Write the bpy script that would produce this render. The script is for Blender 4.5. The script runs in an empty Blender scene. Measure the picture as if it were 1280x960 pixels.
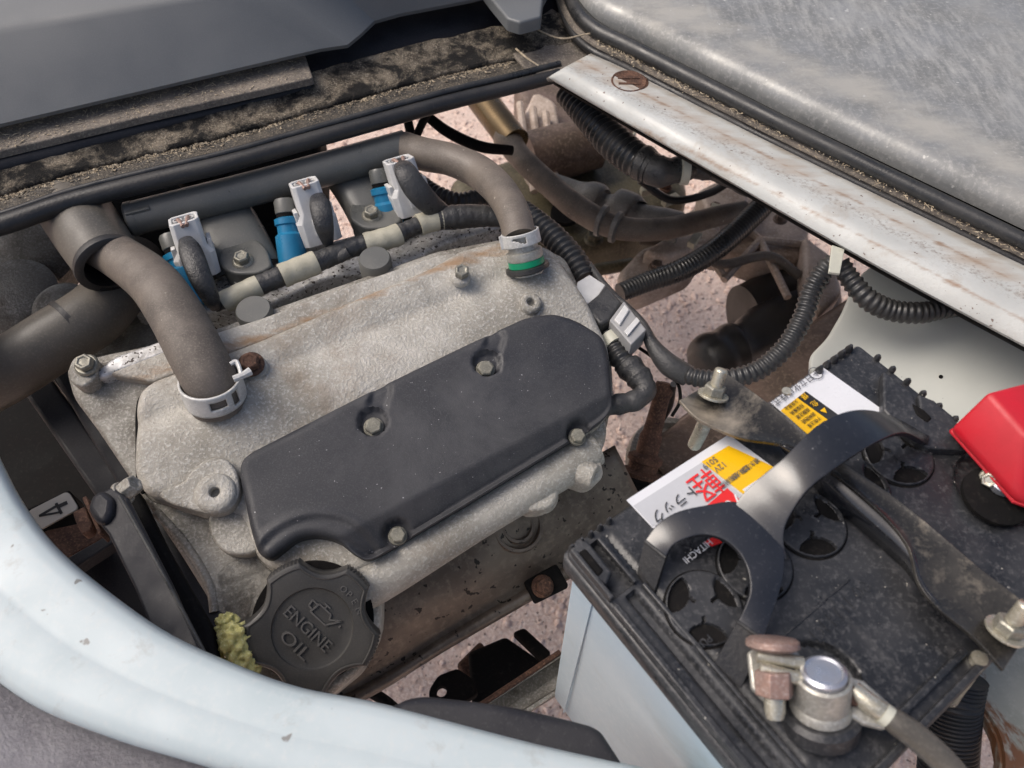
import bpy, bmesh, math, random
import numpy as np
from mathutils import Vector, Matrix
from mathutils.geometry import delaunay_2d_cdt
random.seed(7); np.random.seed(7)
PI = math.pi
scene = bpy.context.scene
COL = scene.collection

# ------------------------------------------------------------------ camera
CAMZ, PITCH, FPX = 1.0, math.radians(55), 950.0
cam_d = bpy.data.cameras.new('camera'); cam = bpy.data.objects.new('camera', cam_d); COL.objects.link(cam)
cam.location = (0, 0, CAMZ); cam.rotation_euler = (PI/2 - PITCH, 0, 0)
cam_d.sensor_width = 36; cam_d.lens = FPX/1280*36; cam_d.clip_start = 0.01; cam_d.clip_end = 400
cam_d.dof.use_dof = True; cam_d.dof.focus_distance = 0.47; cam_d.dof.aperture_fstop = 12
scene.camera = cam
# ------------------------------------------------------------------ sky and sun (bright overcast)
w = bpy.data.worlds.new('World'); scene.world = w; w.use_nodes = True
nt = w.node_tree; nt.nodes.clear()
wo = nt.nodes.new('ShaderNodeOutputWorld'); bg = nt.nodes.new('ShaderNodeBackground'); sk = nt.nodes.new('ShaderNodeTexSky')
sk.sky_type = 'NISHITA'; sk.sun_disc = False; sk.sun_elevation = math.radians(54); sk.sun_rotation = math.radians(-80)
sk.air_density = 0.8; sk.dust_density = 6.0; sk.ozone_density = 0.6
bg.inputs[1].default_value = 0.15
nt.links.new(sk.outputs[0], bg.inputs[0]); nt.links.new(bg.outputs[0], wo.inputs[0])
sd = bpy.data.lights.new('sun', 'SUN'); sun = bpy.data.objects.new('sun', sd); COL.objects.link(sun)
sd.energy = 1.2; sd.angle = math.radians(35); sd.color = (1, .98, .95)
el, rot = math.radians(54), math.radians(-80)
sdir = Vector((math.sin(rot)*math.cos(el), math.cos(rot)*math.cos(el), math.sin(el)))
sun.rotation_euler = (-sdir).to_track_quat('-Z', 'Y').to_euler()
scene.view_settings.view_transform = 'Standard'; scene.view_settings.look = 'None'
scene.view_settings.exposure = 0.12; scene.view_settings.gamma = 1.0

# ------------------------------------------------------------------ maths helpers
CF = np.array([0, math.cos(PITCH), -math.sin(PITCH)]); CU = np.array([0, math.sin(PITCH), math.cos(PITCH)])
CR = np.array([1.0, 0, 0]); CC = np.array([0, 0, CAMZ])
def ray(px, py): return CF + CR*(px-640)/FPX + CU*(480-py)/FPX
def at(px, py, z):                     # the point of the level plane z seen at that picture position
    d = ray(px, py); return CC + d*((z-CAMZ)/d[2])
def depth(p): return float((np.asarray(p)-CC) @ CF)
def unit(v): v = np.asarray(v, float); return v/np.linalg.norm(v)
class Plane:
    def __init__(s, o, ex, n):
        s.o = np.asarray(o, float); s.n = unit(n); s.ex = unit(np.asarray(ex)-s.n*(np.asarray(ex)@s.n)); s.ey = np.cross(s.n, s.ex)
    def at(s, px, py, off=0):
        d = ray(px, py); o = s.o+s.n*off
        return CC + d*(((o-CC)@s.n)/(d@s.n))
    def to2(s, px, py):
        p = s.at(px, py)-s.o; return np.array([p@s.ex, p@s.ey])
    def p3(s, u, v, h=0): return s.o+s.ex*u+s.ey*v+s.n*h
    def shift(s, h): return Plane(s.o+s.n*h, s.ex, s.n)
def level(z): return Plane((0, 0, z), (1, 0, 0), (0, 0, 1))
def plane3(a, b, c):
    a, b, c = [at(*q) for q in (a, b, c)]
    n = np.cross(b-a, c-a); n = n if n[2] > 0 else -n
    return Plane(a, b-a, n)
def spline(pts, n, closed=False):
    P = np.asarray(pts, float); m = len(P)
    if m == 2 and not closed: return np.array([P[0]+(P[1]-P[0])*t for t in np.linspace(0, 1, n)])
    if closed: Q = np.vstack([P[-1:], P, P[:2]])
    else: Q = np.vstack([2*P[0]-P[1], P, 2*P[-1]-P[-2]])
    segs = len(Q)-3
    L = np.array([np.linalg.norm(Q[i+2]-Q[i+1]) for i in range(segs)]); cum = np.concatenate([[0], np.cumsum(L)])
    out = []
    for s in np.linspace(0, cum[-1], n, endpoint=not closed):
        i = min(int(np.searchsorted(cum, s, side='right'))-1, segs-1); t = (s-cum[i])/max(L[i], 1e-9)
        a, b, c, d = Q[i:i+4]
        out.append(.5*((2*b)+(-a+c)*t+(2*a-5*b+4*c-d)*t*t+(-a+3*b-3*c+d)*t**3))
    return np.array(out)

class MB:
    def __init__(s): s.v = []; s.f = []
    def add(s, v, f):
        b = len(s.v); s.v += [tuple(map(float, q)) for q in v]; s.f += [tuple(int(i)+b for i in q) for q in f]; return s
    def box(s, c, ax, ay, az):
        c, ax, ay, az = map(np.asarray, (c, ax, ay, az))
        v = [c+ax*i+ay*j+az*k for k in (-1, 1) for j in (-1, 1) for i in (-1, 1)]
        return s.add(v, [(0, 2, 3, 1), (4, 5, 7, 6), (0, 1, 5, 4), (2, 6, 7, 3), (0, 4, 6, 2), (1, 3, 7, 5)])
    def tube(s, path, rad, seg=18, cap=True, flat=None):
        path = np.asarray(path); n = len(path); rad = np.broadcast_to(rad, (n,))
        T = np.gradient(path, axis=0); T /= np.linalg.norm(T, axis=1)[:, None]
        up = np.array([0, 0, 1.]) if abs(T[0][2]) < .9 else np.array([0, 1., 0])
        N = unit(np.cross(T[0], up)); v = []
        for i in range(n):
            N = unit(N-T[i]*(N@T[i])); B = np.cross(T[i], N)
            fl = 1 if flat is None else flat
            for k in range(seg):
                a = 2*PI*k/seg; v.append(path[i]+rad[i]*(N*math.cos(a)+B*math.sin(a)*fl))
        f = [(i*seg+k, i*seg+(k+1) % seg, (i+1)*seg+(k+1) % seg, (i+1)*seg+k) for i in range(n-1) for k in range(seg)]
        if cap: f += [tuple(range(seg))[::-1], tuple((n-1)*seg+k for k in range(seg))]
        return s.add(v, f)
    def lathe(s, o, ax, prof, seg=32, rf=None, x=None, close=True):
        o = np.asarray(o); ax = unit(ax)
        X = unit(np.cross(ax, [0, 0, 1.] if abs(ax[2]) < .9 else [0, 1., 0])) if x is None else unit(x); Y = np.cross(ax, X)
        v = []
        for (r, h) in prof:
            for k in range(seg):
                a = 2*PI*k/seg; rr = r if rf is None else rf(a, r, h)
                v.append(o+ax*h+rr*(X*math.cos(a)+Y*math.sin(a)))
        n = len(prof)
        f = [(i*seg+k, i*seg+(k+1) % seg, (i+1)*seg+(k+1) % seg, (i+1)*seg+k) for i in range(n-1) for k in range(seg)]
        if close: f += [tuple(range(seg))[::-1], tuple((n-1)*seg+k for k in range(seg))]
        return s.add(v, f)
    def prism(s, poly, vec):
        n = len(poly); vec = np.asarray(vec)
        v = [np.asarray(p) for p in poly]+[np.asarray(p)+vec for p in poly]
        return s.add(v, [tuple(range(n)), tuple(range(2*n-1, n-1, -1))]+[(i, (i+1) % n, n+(i+1) % n, n+i) for i in range(n)])
    def loft(s, rows, thick=None):
        m = len(rows[0]); v = [p for r in rows for p in r]; n = len(rows)
        f = [(i*m+k, i*m+k+1, (i+1)*m+k+1, (i+1)*m+k) for i in range(n-1) for k in range(m-1)]
        return s.add(v, f)
    def ribbon(s, rows, th):
        rows = [np.asarray(r) for r in rows]; n = len(rows[0]); A = rows[0]; B = rows[-1]
        T = np.gradient((A+B)/2, axis=0); W = B-A; N = np.cross(T, W); N /= np.linalg.norm(N, axis=1)[:, None]; N = np.where(N[:, 2:3] < 0, -N, N)
        sec = rows+[r-N*th for r in rows[::-1]]; m = len(sec)
        v = [sec[j][i] for i in range(n) for j in range(m)]
        f = [(i*m+k, i*m+(k+1) % m, (i+1)*m+(k+1) % m, (i+1)*m+k) for i in range(n-1) for k in range(m)]
        f += [tuple(range(m)), tuple((n-1)*m+k for k in range(m))]; return s.add(v, f)
    def build(s, name, mat, parent=None, bevel=None, solid=None, sharp=40, sub=0, bseg=3):
        me = bpy.data.meshes.new(name); loc = np.array(parent['_loc']) if parent is not None and '_loc' in parent else np.zeros(3)
        me.from_pydata([tuple(np.array(q)-loc) for q in s.v], [], s.f)
        bm = bmesh.new(); bm.from_mesh(me); bmesh.ops.recalc_face_normals(bm, faces=bm.faces); bm.to_mesh(me); bm.free()
        me.shade_smooth(); me.set_sharp_from_angle(angle=math.radians(sharp))
        o = bpy.data.objects.new(name, me); COL.objects.link(o); me.materials.append(mat)
        if parent is not None: o.parent = parent; o['_loc'] = tuple(map(float, loc))
        if solid: m = o.modifiers.new('solidify', 'SOLIDIFY'); m.thickness = solid; m.offset = -1
        if bevel:
            m = o.modifiers.new('bevel', 'BEVEL'); m.width = bevel; m.segments = bseg; m.limit_method = 'ANGLE'; m.angle_limit = math.radians(35); m.harden_normals = False
        if sub: m = o.modifiers.new('subdivision', 'SUBSURF'); m.levels = m.render_levels = sub
        return o
def thing(name, label, cat, loc, group=None):
    o = bpy.data.objects.new(name, None); COL.objects.link(o); o.location = tuple(map(float, loc)); o.empty_display_size = .02
    o['label'] = label; o['category'] = cat; o['_loc'] = tuple(map(float, loc))
    if group: o['group'] = group
    return o
def tag(o, label=None, cat=None, group=None, kind=None):
    if label: o['label'] = label
    if cat: o['category'] = cat
    if group: o['group'] = group
    if kind: o['kind'] = kind
    return o

def fillet(poly, r, k=5):
    P = np.asarray(poly, float); n = len(P); out = []
    for i in range(n):
        a, b, c = P[i-1], P[i], P[(i+1) % n]; la, lc = np.linalg.norm(a-b), np.linalg.norm(c-b)
        d = min(r, la*.45, lc*.45); p, q = b+(a-b)/la*d, b+(c-b)/lc*d
        for t in np.linspace(0, 1, k): out.append((1-t)**2*p+2*t*(1-t)*b+t*t*q)
    return np.array(out)
def resample(P, step):
    out = []
    for i in range(len(P)):
        a, b = P[i], P[(i+1) % len(P)]; L = np.linalg.norm(b-a)
        if L < 1e-6: continue
        for t in range(max(1, int(round(L/step)))): out.append(a+(b-a)*t/max(1, int(round(L/step))))
    return np.array(out)
def sdf(pts, P):
    A = P; B = np.roll(P, -1, axis=0); dm = np.full(len(pts), 1e9); ins = np.zeros(len(pts), bool)
    for a, b in zip(A, B):
        ab = b-a; t = np.clip(((pts-a)@ab)/max(ab@ab, 1e-14), 0, 1)
        dm = np.minimum(dm, np.linalg.norm(pts-(a+t[:, None]*ab), axis=1))
        if a[1] != b[1]:
            c = ((a[1] > pts[:, 1]) != (b[1] > pts[:, 1])) & (pts[:, 0] < (b[0]-a[0])*(pts[:, 1]-a[1])/(b[1]-a[1])+a[0]); ins ^= c
    return np.where(ins, dm, -dm)
def slab(pl, outline, rise=.01, rnd=.005, depth_=.01, fn=None, res=.004, fil=.006, px=True, holes=(), step=None, mb=None, edge=6):
    """a sculpted plate on plane pl: rounded rim, optional relief fn(pts, d, h), straight skirt"""
    P = np.array([pl.to2(*q) for q in outline]) if px else np.asarray(outline, float)
    P = fillet(P, fil) if fil > 0 else P
    P = resample(P, step or max(res*.8, .0015)); n = len(P)
    T = np.roll(P, -1, 0)-np.roll(P, 1, 0); area = .5*np.sum(P[:, 0]*np.roll(P[:, 1], -1)-np.roll(P[:, 0], -1)*P[:, 1])
    N = np.stack([-T[:, 1], T[:, 0]], 1)/np.linalg.norm(T, axis=1)[:, None]*(1 if area > 0 else -1)
    pts = [P]
    hp = []
    for (c, r) in holes:
        a = np.linspace(0, 2*PI, 20, endpoint=False); hp.append(np.stack([c[0]+r*np.cos(a), c[1]+r*np.sin(a)], 1))
    cand = []
    if rnd > 0:
        for k in range(1, edge+1):
            t = k/edge; d = rnd*(1-math.cos(t*PI/2)); q = P+N*d; dd = sdf(q, P); cand.append(q[dd >= d*.97])
    lo, hi = P.min(0), P.max(0); gx, gy = np.meshgrid(np.arange(lo[0], hi[0], res), np.arange(lo[1], hi[1], res*.9))
    gx = gx+(np.arange(gx.shape[0]) % 2)[:, None]*res*.5
    g = np.stack([gx.ravel(), gy.ravel()], 1); dg = sdf(g, P); cand.append(g[dg > (rnd+res*.4)])
    C_ = np.vstack(cand)
    for (c, r) in holes: C_ = C_[np.linalg.norm(C_-np.array(c), axis=1) > r+res*.3]
    V = np.vstack([P]+hp+[C_]); E = [(i, (i+1) % n) for i in range(n)]; b = n
    for h in hp: m = len(h); E += [(b+i, b+(i+1) % m) for i in range(m)]; b += m
    vo, eo, fo, ov, _, _ = delaunay_2d_cdt([Vector(q) for q in V], E, [], 1, 1e-6)
    vo = np.array([tuple(q) for q in vo])
    if holes:
        ff = []
        for f in fo:
            c = vo[list(f)].mean(0)
            if all(np.linalg.norm(c-np.array(hc)) > hr*.98 for hc, hr in holes): ff.append(f)
        fo = ff
    d = np.maximum(sdf(vo, P), 0)
    t = np.clip(d/max(rnd, 1e-6), 0, 1); h = rise-(rnd if rnd < rise else rise)*(1-np.sqrt(np.clip(1-(1-t)**2, 0, 1))) if rnd > 0 else np.full(len(vo), rise)
    if fn is not None: h = fn(vo, d, h)
    mb = mb or MB(); base = len(mb.v)
    mb.add([pl.p3(q[0], q[1], hh) for q, hh in zip(vo, h)], fo)
    # skirt from boundary edges
    cnt = {}
    for f in fo:
        for i in range(3):
            a, b2 = f[i], f[(i+1) % 3]; k = (min(a, b2), max(a, b2)); cnt.setdefault(k, []).append((a, b2))
    low = {}
    for k, l in cnt.items():
        if len(l) == 1:
            a, b2 = l[0]
            for q in (a, b2):
                if q not in low: low[q] = len(mb.v); mb.v.append(tuple(pl.p3(vo[q][0], vo[q][1], -depth_)))
            mb.f.append((base+b2, base+a, low[a], low[b2]))
    return mb

# ------------------------------------------------------------------ materials
def mat(name, c1, c2=None, c3=None, sc=40, sf=400, rough=.5, metal=0, bump=.3, bdist=.0004, speck=None, spec=.5, stain=None, t3=(.5, .7), rvar=.15, coat=0, bands=()):
    """c1/c2 blotches at scale sc, c3 fine grain at scale sf, speck=(colour, scale, threshold), stain=(colour, scale, lo, hi)"""
    m = bpy.data.materials.new(name); m.use_nodes = True; N = m.node_tree.nodes; L = m.node_tree.links
    b = N['Principled BSDF']; tc = N.new('ShaderNodeTexCoord')
    geo = N.new('ShaderNodeNewGeometry')
    def noise(scale, det=6, ro=.6, dist=0):
        n = N.new('ShaderNodeTexNoise'); n.inputs['Scale'].default_value = scale; n.inputs['Detail'].default_value = det
        n.inputs['Roughness'].default_value = ro; n.inputs['Distortion'].default_value = dist; L.new(geo.outputs['Position'], n.inputs['Vector']); return n
    def ramp(src, lo, hi):
        r = N.new('ShaderNodeMapRange'); r.inputs['From Min'].default_value = lo; r.inputs['From Max'].default_value = hi; L.new(src, r.inputs['Value']); return r.outputs[0]
    def mix(a, bb, f):
        x = N.new('ShaderNodeMix'); x.data_type = 'RGBA'
        if isinstance(a, tuple): x.inputs[6].default_value = (*a[:3], 1)
        else: L.new(a, x.inputs[6])
        if isinstance(bb, tuple): x.inputs[7].default_value = (*bb[:3], 1)
        else: L.new(bb, x.inputs[7])
        L.new(f, x.inputs[0]); return x.outputs[2]
    n1 = noise(sc); n2 = noise(sf, 4, .65)
    col = mix(c1, c2 or tuple(x*.8 for x in c1), ramp(n1.outputs[0], .38, .62))
    if c3: col = mix(col, c3, ramp(n2.outputs[0], *t3))
    if stain:
        n4 = noise(stain[1], 7, .7, .4); col = mix(col, stain[0], ramp(n4.outputs[0], stain[2], stain[3]))
    for (o_, nv, cen, wid, bcol, bsc, lo, hi, st) in bands:      # elongated wear or dust lying along a line of the thing
        dt = N.new('ShaderNodeVectorMath'); dt.operation = 'DOT_PRODUCT'; sb = N.new('ShaderNodeVectorMath'); sb.operation = 'SUBTRACT'
        L.new(geo.outputs['Position'], sb.inputs[0]); sb.inputs[1].default_value = tuple(o_); L.new(sb.outputs[0], dt.inputs[0]); dt.inputs[1].default_value = tuple(nv)
        m1 = N.new('ShaderNodeMath'); m1.operation = 'SUBTRACT'; L.new(dt.outputs['Value'], m1.inputs[0]); m1.inputs[1].default_value = cen
        m2 = N.new('ShaderNodeMath'); m2.operation = 'ABSOLUTE'; L.new(m1.outputs[0], m2.inputs[0])
        g_ = ramp(m2.outputs[0], wid, 0)
        mp = N.new('ShaderNodeMapping'); L.new(sb.outputs[0], mp.inputs[0]); mp.vector_type = 'POINT'
        mp.inputs['Rotation'].default_value = (0, 0, -(math.atan2(nv[1], nv[0])+PI/2)); mp.inputs['Scale'].default_value = (1/st, 1, 1)
        nn_ = N.new('ShaderNodeTexNoise'); nn_.inputs['Scale'].default_value = bsc; nn_.inputs['Detail'].default_value = 8; nn_.inputs['Roughness'].default_value = .7; L.new(mp.outputs[0], nn_.inputs['Vector'])
        ad_ = N.new('ShaderNodeMath'); ad_.operation = 'MULTIPLY_ADD'; L.new(g_, ad_.inputs[0]); ad_.inputs[1].default_value = .25; L.new(nn_.outputs[0], ad_.inputs[2])
        gg = N.new('ShaderNodeMath'); gg.operation = 'MULTIPLY'; L.new(ramp(ad_.outputs[0], lo, hi), gg.inputs[0]); L.new(ramp(g_, 0, .35), gg.inputs[1])
        col = mix(col, bcol, gg.outputs[0])
    if speck:
        n3 = noise(speck[1], 2, .5); col = mix(col, speck[0], ramp(n3.outputs[0], speck[2], speck[2]+.03))
    L.new(col, b.inputs['Base Color'])
    b.inputs['Metallic'].default_value = metal; b.inputs['Specular IOR Level'].default_value = spec
    rr = N.new('ShaderNodeMapRange'); L.new(n1.outputs[0], rr.inputs['Value']); rr.inputs['From Min'].default_value = .35; rr.inputs['From Max'].default_value = .65
    rr.inputs['To Min'].default_value = max(0.03, rough-rvar); rr.inputs['To Max'].default_value = min(1, rough+rvar); L.new(rr.outputs[0], b.inputs['Roughness'])
    if coat: b.inputs['Coat Weight'].default_value = coat; b.inputs['Coat Roughness'].default_value = .15
    if bump:
        ad = N.new('ShaderNodeMath'); ad.operation = 'ADD'; L.new(n2.outputs[0], ad.inputs[0])
        mu = N.new('ShaderNodeMath'); mu.operation = 'MULTIPLY'; mu.inputs[1].default_value = 1.2; L.new(n1.outputs[0], mu.inputs[0]); L.new(mu.outputs[0], ad.inputs[1])
        bp = N.new('ShaderNodeBump'); bp.inputs['Strength'].default_value = bump; bp.inputs['Distance'].default_value = bdist
        L.new(ad.outputs[0], bp.inputs['Height']); L.new(bp.outputs[0], b.inputs['Normal'])
    return m
_ra, _rc = at(800, 99, .667), at(1280, 337, .667); _rd = unit(_rc-_ra); _rn = np.array([_rd[1], -_rd[0], 0])
_rw = float((at(980, 262, .66)-at(980, 191, .667)) @ _rn)
_ha = at(800, 45, .69); _hd = unit(at(1280, 277, .69)-_ha); _hn = np.array([-_hd[1], _hd[0], 0])
M = {}
_ea, _eb = at(300, 600, .603), at(745, 425, .603); _ed = unit(_eb-_ea); _en = np.array([-_ed[1], _ed[0], 0])
M['cast'] = mat('cast_aluminium', (.44, .42, .375), (.27, .255, .22), (.63, .615, .58), sc=20, sf=520, rough=.6, metal=.12, bump=1, bdist=.0010, stain=((.20, .155, .11), 13, .54, .78), t3=(.50, .78),
    bands=((_ea, _en, .112, .014, (.24, .15, .085), 42, .58, .78, 4), (_ea, _en, .085, .010, (.30, .20, .12), 60, .62, .80, 5), (_ea, _en, .145, .02, (.16, .12, .085), 40, .58, .80, 4)))
M['cast_dark'] = mat('cast_aluminium_grimy', (.32, .305, .27), (.19, .18, .155), (.48, .46, .42), sc=30, sf=600, rough=.55, metal=.2, bump=.7, bdist=.0008, stain=((.09, .07, .05), 30, .5, .75), t3=(.48, .7))
M['silver'] = mat('machined_alloy_spotted', (.50, .50, .50), (.34, .33, .31), (.66, .66, .66), sc=60, sf=300, rough=.5, metal=.35, bump=.6, bdist=.0008, speck=((.05, .04, .035), 420, .60))
M['black_plastic'] = mat('black_plastic_satin', (.022, .023, .028), (.032, .033, .038), (.065, .066, .07), sc=22, sf=1100, rough=.62, bump=.45, bdist=.0003, speck=((.30, .30, .31), 560, .735), t3=(.5, .78), stain=((.060, .060, .064), 14, .50, .72))
M['cap'] = mat('oil_cap_plastic', (.036, .035, .033), (.048, .046, .043), (.07, .067, .06), sc=30, sf=1200, rough=.5, bump=.3, bdist=.0002, t3=(.5, .8))
M['paint_grey'] = mat('dark_grey_paint', (.10, .103, .097), (.125, .125, .115), (.18, .175, .16), sc=30, sf=900, rough=.42, bump=.25, bdist=.0003, t3=(.55, .85))
M['hose_brown'] = mat('rubber_hose_dusty', (.15, .125, .102), (.092, .078, .066), (.21, .18, .15), sc=35, sf=900, rough=.6, bump=.5, bdist=.0004, t3=(.5, .8), speck=((.4, .36, .3), 260, .74))
M['grey_rubber'] = mat('grey_moulded_rubber', (.15, .15, .145), (.11, .11, .105), (.2, .2, .19), sc=40, sf=600, rough=.5, bump=.3)
M['hose_grey'] = mat('rubber_hose_grey', (.080, .073, .062), (.115, .102, .085), (.16, .145, .12), sc=25, sf=700, rough=.5, bump=.3, bdist=.0003, t3=(.5, .8))
M['rubber'] = mat('black_rubber', (.014, .014, .015), (.025, .024, .024), (.05, .047, .042), sc=30, sf=600, rough=.42, bump=.5, bdist=.0005, t3=(.55, .85))
M['conduit'] = mat('corrugated_plastic', (.020, .021, .022), (.032, .032, .032), (.07, .068, .064), sc=50, sf=500, rough=.36, bump=.3, t3=(.55, .8))
M['black'] = mat('black_grime_and_shade', (.007, .007, .007), (.013, .012, .012), (.028, .025, .022), sc=20, sf=300, rough=.8, bump=.5, t3=(.55, .8), spec=.08)  # real black parts, and filler sheets standing in for shade; low specular keeps them dark
M['black_gloss'] = mat('glossy_black_strap', (.011, .012, .015), (.015, .016, .02), (.035, .036, .04), sc=25, sf=500, rough=.20, spec=.8, t3=(.55, .75), bump=.06, bdist=.0003, speck=((.2, .2, .2), 500, .76), rvar=.06)
M['lid'] = mat('battery_lid_dusty', (.018, .019, .021), (.032, .033, .036), (.085, .084, .085), sc=45, sf=500, rough=.38, bump=.4, bdist=.0003, speck=((.4, .38, .33), 480, .745), t3=(.50, .75))
M['case'] = mat('battery_case_plastic', (.44, .54, .61), (.40, .50, .57), (.47, .56, .62), sc=10, sf=300, rough=.45, bump=.1, rvar=.08, speck=((.25, .26, .26), 240, .76), stain=((.36, .43, .46), 22, .58, .8))
M['white'] = mat('white_body_paint', (.47, .535, .55), (.42, .49, .505), (.50, .54, .54), sc=16, sf=300, rough=.5, bump=.15, bdist=.0004, stain=((.33, .335, .32), 40, .58, .78), speck=((.22, .22, .21), 130, .725), rvar=.1, t3=(.5, .8))
M['rail'] = mat('white_paint_rust_stained', (.52, .53, .505), (.45, .46, .44), (.48, .475, .44), sc=30, sf=500, rough=.42, bump=.35, bdist=.0005, stain=((.36, .31, .25), 26, .58, .82), speck=((.17, .13, .11), 260, .705), t3=(.5, .85),
    bands=((_ra, _rn, _rw*.36, _rw*.34, (.34, .26, .19), 70, .58, .98, 7), (_ra, _rn, _rw*.36, _rw*.10, (.25, .165, .105), 160, .66, .88, 4), (_ra, _rn, _rw*.58, _rw*.34, (.26, .23, .20), 520, .70, .90, 1.3), (_ra, _rn, _rw*1.0, _rw*.06, (.28, .19, .13), 120, .62, .9, 5), (_ra, _rn, _rw*.0, _rw*.14, (.30, .26, .21), 80, .56, .9, 5)))
M['panel_green'] = mat('greenish_grey_paint', (.50, .515, .475), (.44, .455, .42), None, sc=12, sf=200, rough=.45, bump=.15, speck=((.1, .1, .09), 260, .775))
M['tray'] = mat('grey_green_paint_rusted', (.23, .24, .20), (.30, .30, .26), (.36, .35, .31), sc=30, sf=300, rough=.6, bump=.5, stain=((.16, .07, .03), 22, .54, .60), t3=(.5, .8))
M['galv'] = mat('dusty_dark_sheet', (.25, .255, .25), (.19, .195, .19), (.40, .395, .375), sc=30, sf=330, rough=.46, bump=.4, bdist=.0004, stain=((.36, .355, .33), 12, .50, .80), speck=((.48, .475, .45), 150, .71), t3=(.5, .8), metal=.15,
    bands=((_ha, _hn, .040, .034, (.40, .385, .345), 26, .54, .80, 2.2), (_ha, _hn, .12, .16, (.44, .435, .41), 34, .66, 1.0, .22)))
M['seat_plastic'] = mat('grey_moulded_plastic', (.125, .132, .135), (.14, .147, .15), (.17, .175, .18), sc=12, sf=1600, rough=.45, bump=.3, bdist=.0002, t3=(.5, .8), speck=((.3, .3, .3), 160, .80))
M['carpet'] = mat('grey_floor_vinyl', (.20, .19, .21), (.27, .26, .28), (.32, .31, .32), sc=45, sf=400, rough=.75, bump=.7, bdist=.0008)
M['dirt'] = mat('packed_dirt', (.22, .185, .14), (.095, .08, .063), (.42, .36, .27), sc=120, sf=800, rough=.9, bump=1, bdist=.0015, t3=(.50, .68), stain=((.020, .019, .018), 38, .44, .56), spec=.2)
M['ribbed'] = mat('dusty_ribbed_rubber', (.035, .032, .029), (.085, .073, .058), (.26, .22, .165), sc=90, sf=800, rough=.6, bump=.8, bdist=.0008, t3=(.52, .70), spec=.3)
M['dirt2'] = mat('dirty_strip', (.21, .18, .15), (.13, .115, .10), (.36, .315, .25), sc=60, sf=600, rough=.85, bump=.8, bdist=.0008, t3=(.5, .75), spec=.2)
M['grain'] = mat('dry_plant_bits', (.50, .42, .30), (.24, .19, .13), None, sc=300, sf=900, rough=.9, bump=0)
M['ground'] = mat('pinkish_gravel_ground', (.72, .54, .45), (.58, .42, .345), (.84, .70, .61), sc=60, sf=230, rough=.95, bump=1, bdist=.004, t3=(.42, .62), speck=((.17, .12, .10), 130, .64), spec=.2)
M['pebble'] = mat('pink_pebbles', (.74, .56, .47), (.60, .44, .365), (.86, .73, .65), sc=50, sf=300, rough=.9, bump=.4, spec=.2)
M['shield'] = mat('heat_shield_speckled', (.16, .13, .105), (.10, .08, .066), (.22, .185, .15), sc=24, sf=200, rough=.45, metal=.45, bump=.3, bdist=.0006, speck=((.015, .012, .010), 190, .645), t3=(.5, .8))
M['rust'] = mat('rusty_steel', (.12, .058, .036), (.06, .034, .026), (.22, .12, .075), sc=90, sf=600, rough=.8, metal=.2, bump=.8, bdist=.0006)
M['brown_cast'] = mat('brown_grimy_casting', (.15, .105, .085), (.09, .065, .05), (.22, .165, .13), sc=30, sf=300, rough=.55, metal=.2, bump=.6, bdist=.001)
M['olive'] = mat('olive_grimy_casting', (.11, .095, .055), (.07, .06, .038), (.16, .14, .09), sc=25, sf=300, rough=.5, metal=.2, bump=.5, bdist=.001)
M['pink_cast'] = mat('dull_pinkish_casting', (.50, .41, .345), (.34, .27, .22), (.60, .52, .45), sc=30, sf=300, rough=.6, metal=.15, bump=.6, bdist=.001)
M['brass'] = mat('brass_tube', (.13, .09, .045), (.10, .07, .035), None, sc=30, sf=300, rough=.3, metal=.7, bump=.1)
M['zinc'] = mat('zinc_plated', (.62, .58, .46), (.45, .42, .33), (.72, .70, .62), sc=120, sf=900, rough=.35, metal=.7, bump=.5, bdist=.0003)
M['bolt'] = mat('bolt_steel_grey', (.27, .26, .215), (.20, .19, .16), (.38, .37, .31), sc=150, sf=900, rough=.45, metal=.5, bump=.4, bdist=.0002)
M['bolt_dull'] = mat('bolt_dull_olive', (.20, .19, .15), (.15, .145, .12), (.27, .26, .22), sc=150, sf=900, rough=.65, metal=.1, bump=.5, bdist=.0002)
M['steel'] = mat('bright_clamp_steel', (.56, .56, .54), (.44, .44, .42), (.66, .66, .64), sc=90, sf=600, rough=.5, metal=.15, bump=.3, bdist=.0003)
M['lead'] = mat('lead_terminal', (.55, .57, .62), (.45, .46, .50), None, sc=150, sf=900, rough=.35, metal=.8, bump=.2)
M['clamp_metal'] = mat('terminal_clamp_plate', (.44, .43, .38), (.32, .31, .28), (.55, .54, .50), sc=120, sf=700, rough=.45, metal=.5, bump=.5)
M['copper'] = mat('coppery_nut', (.34, .215, .175), (.24, .165, .14), (.46, .37, .33), sc=200, sf=900, rough=.5, metal=.3, bump=.4)
M['blue'] = mat('injector_blue_plastic', (.015, .19, .36), (.012, .16, .31), None, sc=60, sf=600, rough=.35, bump=.2)
M['conn'] = mat('connector_light_grey', (.62, .62, .61), (.56, .56, .55), (.48, .47, .45), sc=120, sf=800, rough=.45, bump=.2, t3=(.58, .8))
M['conn2'] = mat('connector_mid_grey', (.33, .33, .33), (.29, .29, .29), None, sc=100, sf=700, rough=.45, bump=.2)
M['tape_cream'] = mat('cream_tape', (.46, .435, .34), (.38, .36, .28), (.32, .29, .22), sc=90, sf=600, rough=.6, bump=.5, bdist=.0004, t3=(.56, .8))
M['tape_black'] = mat('black_vinyl_tape', (.030, .030, .031), (.05, .05, .05), (.09, .088, .085), sc=80, sf=500, rough=.38, bump=.8, bdist=.0008, t3=(.58, .85))
M['green'] = mat('green_gasket', (.0, .26, .12), (.0, .22, .10), None, sc=50, sf=500, rough=.4, bump=.1)
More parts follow.
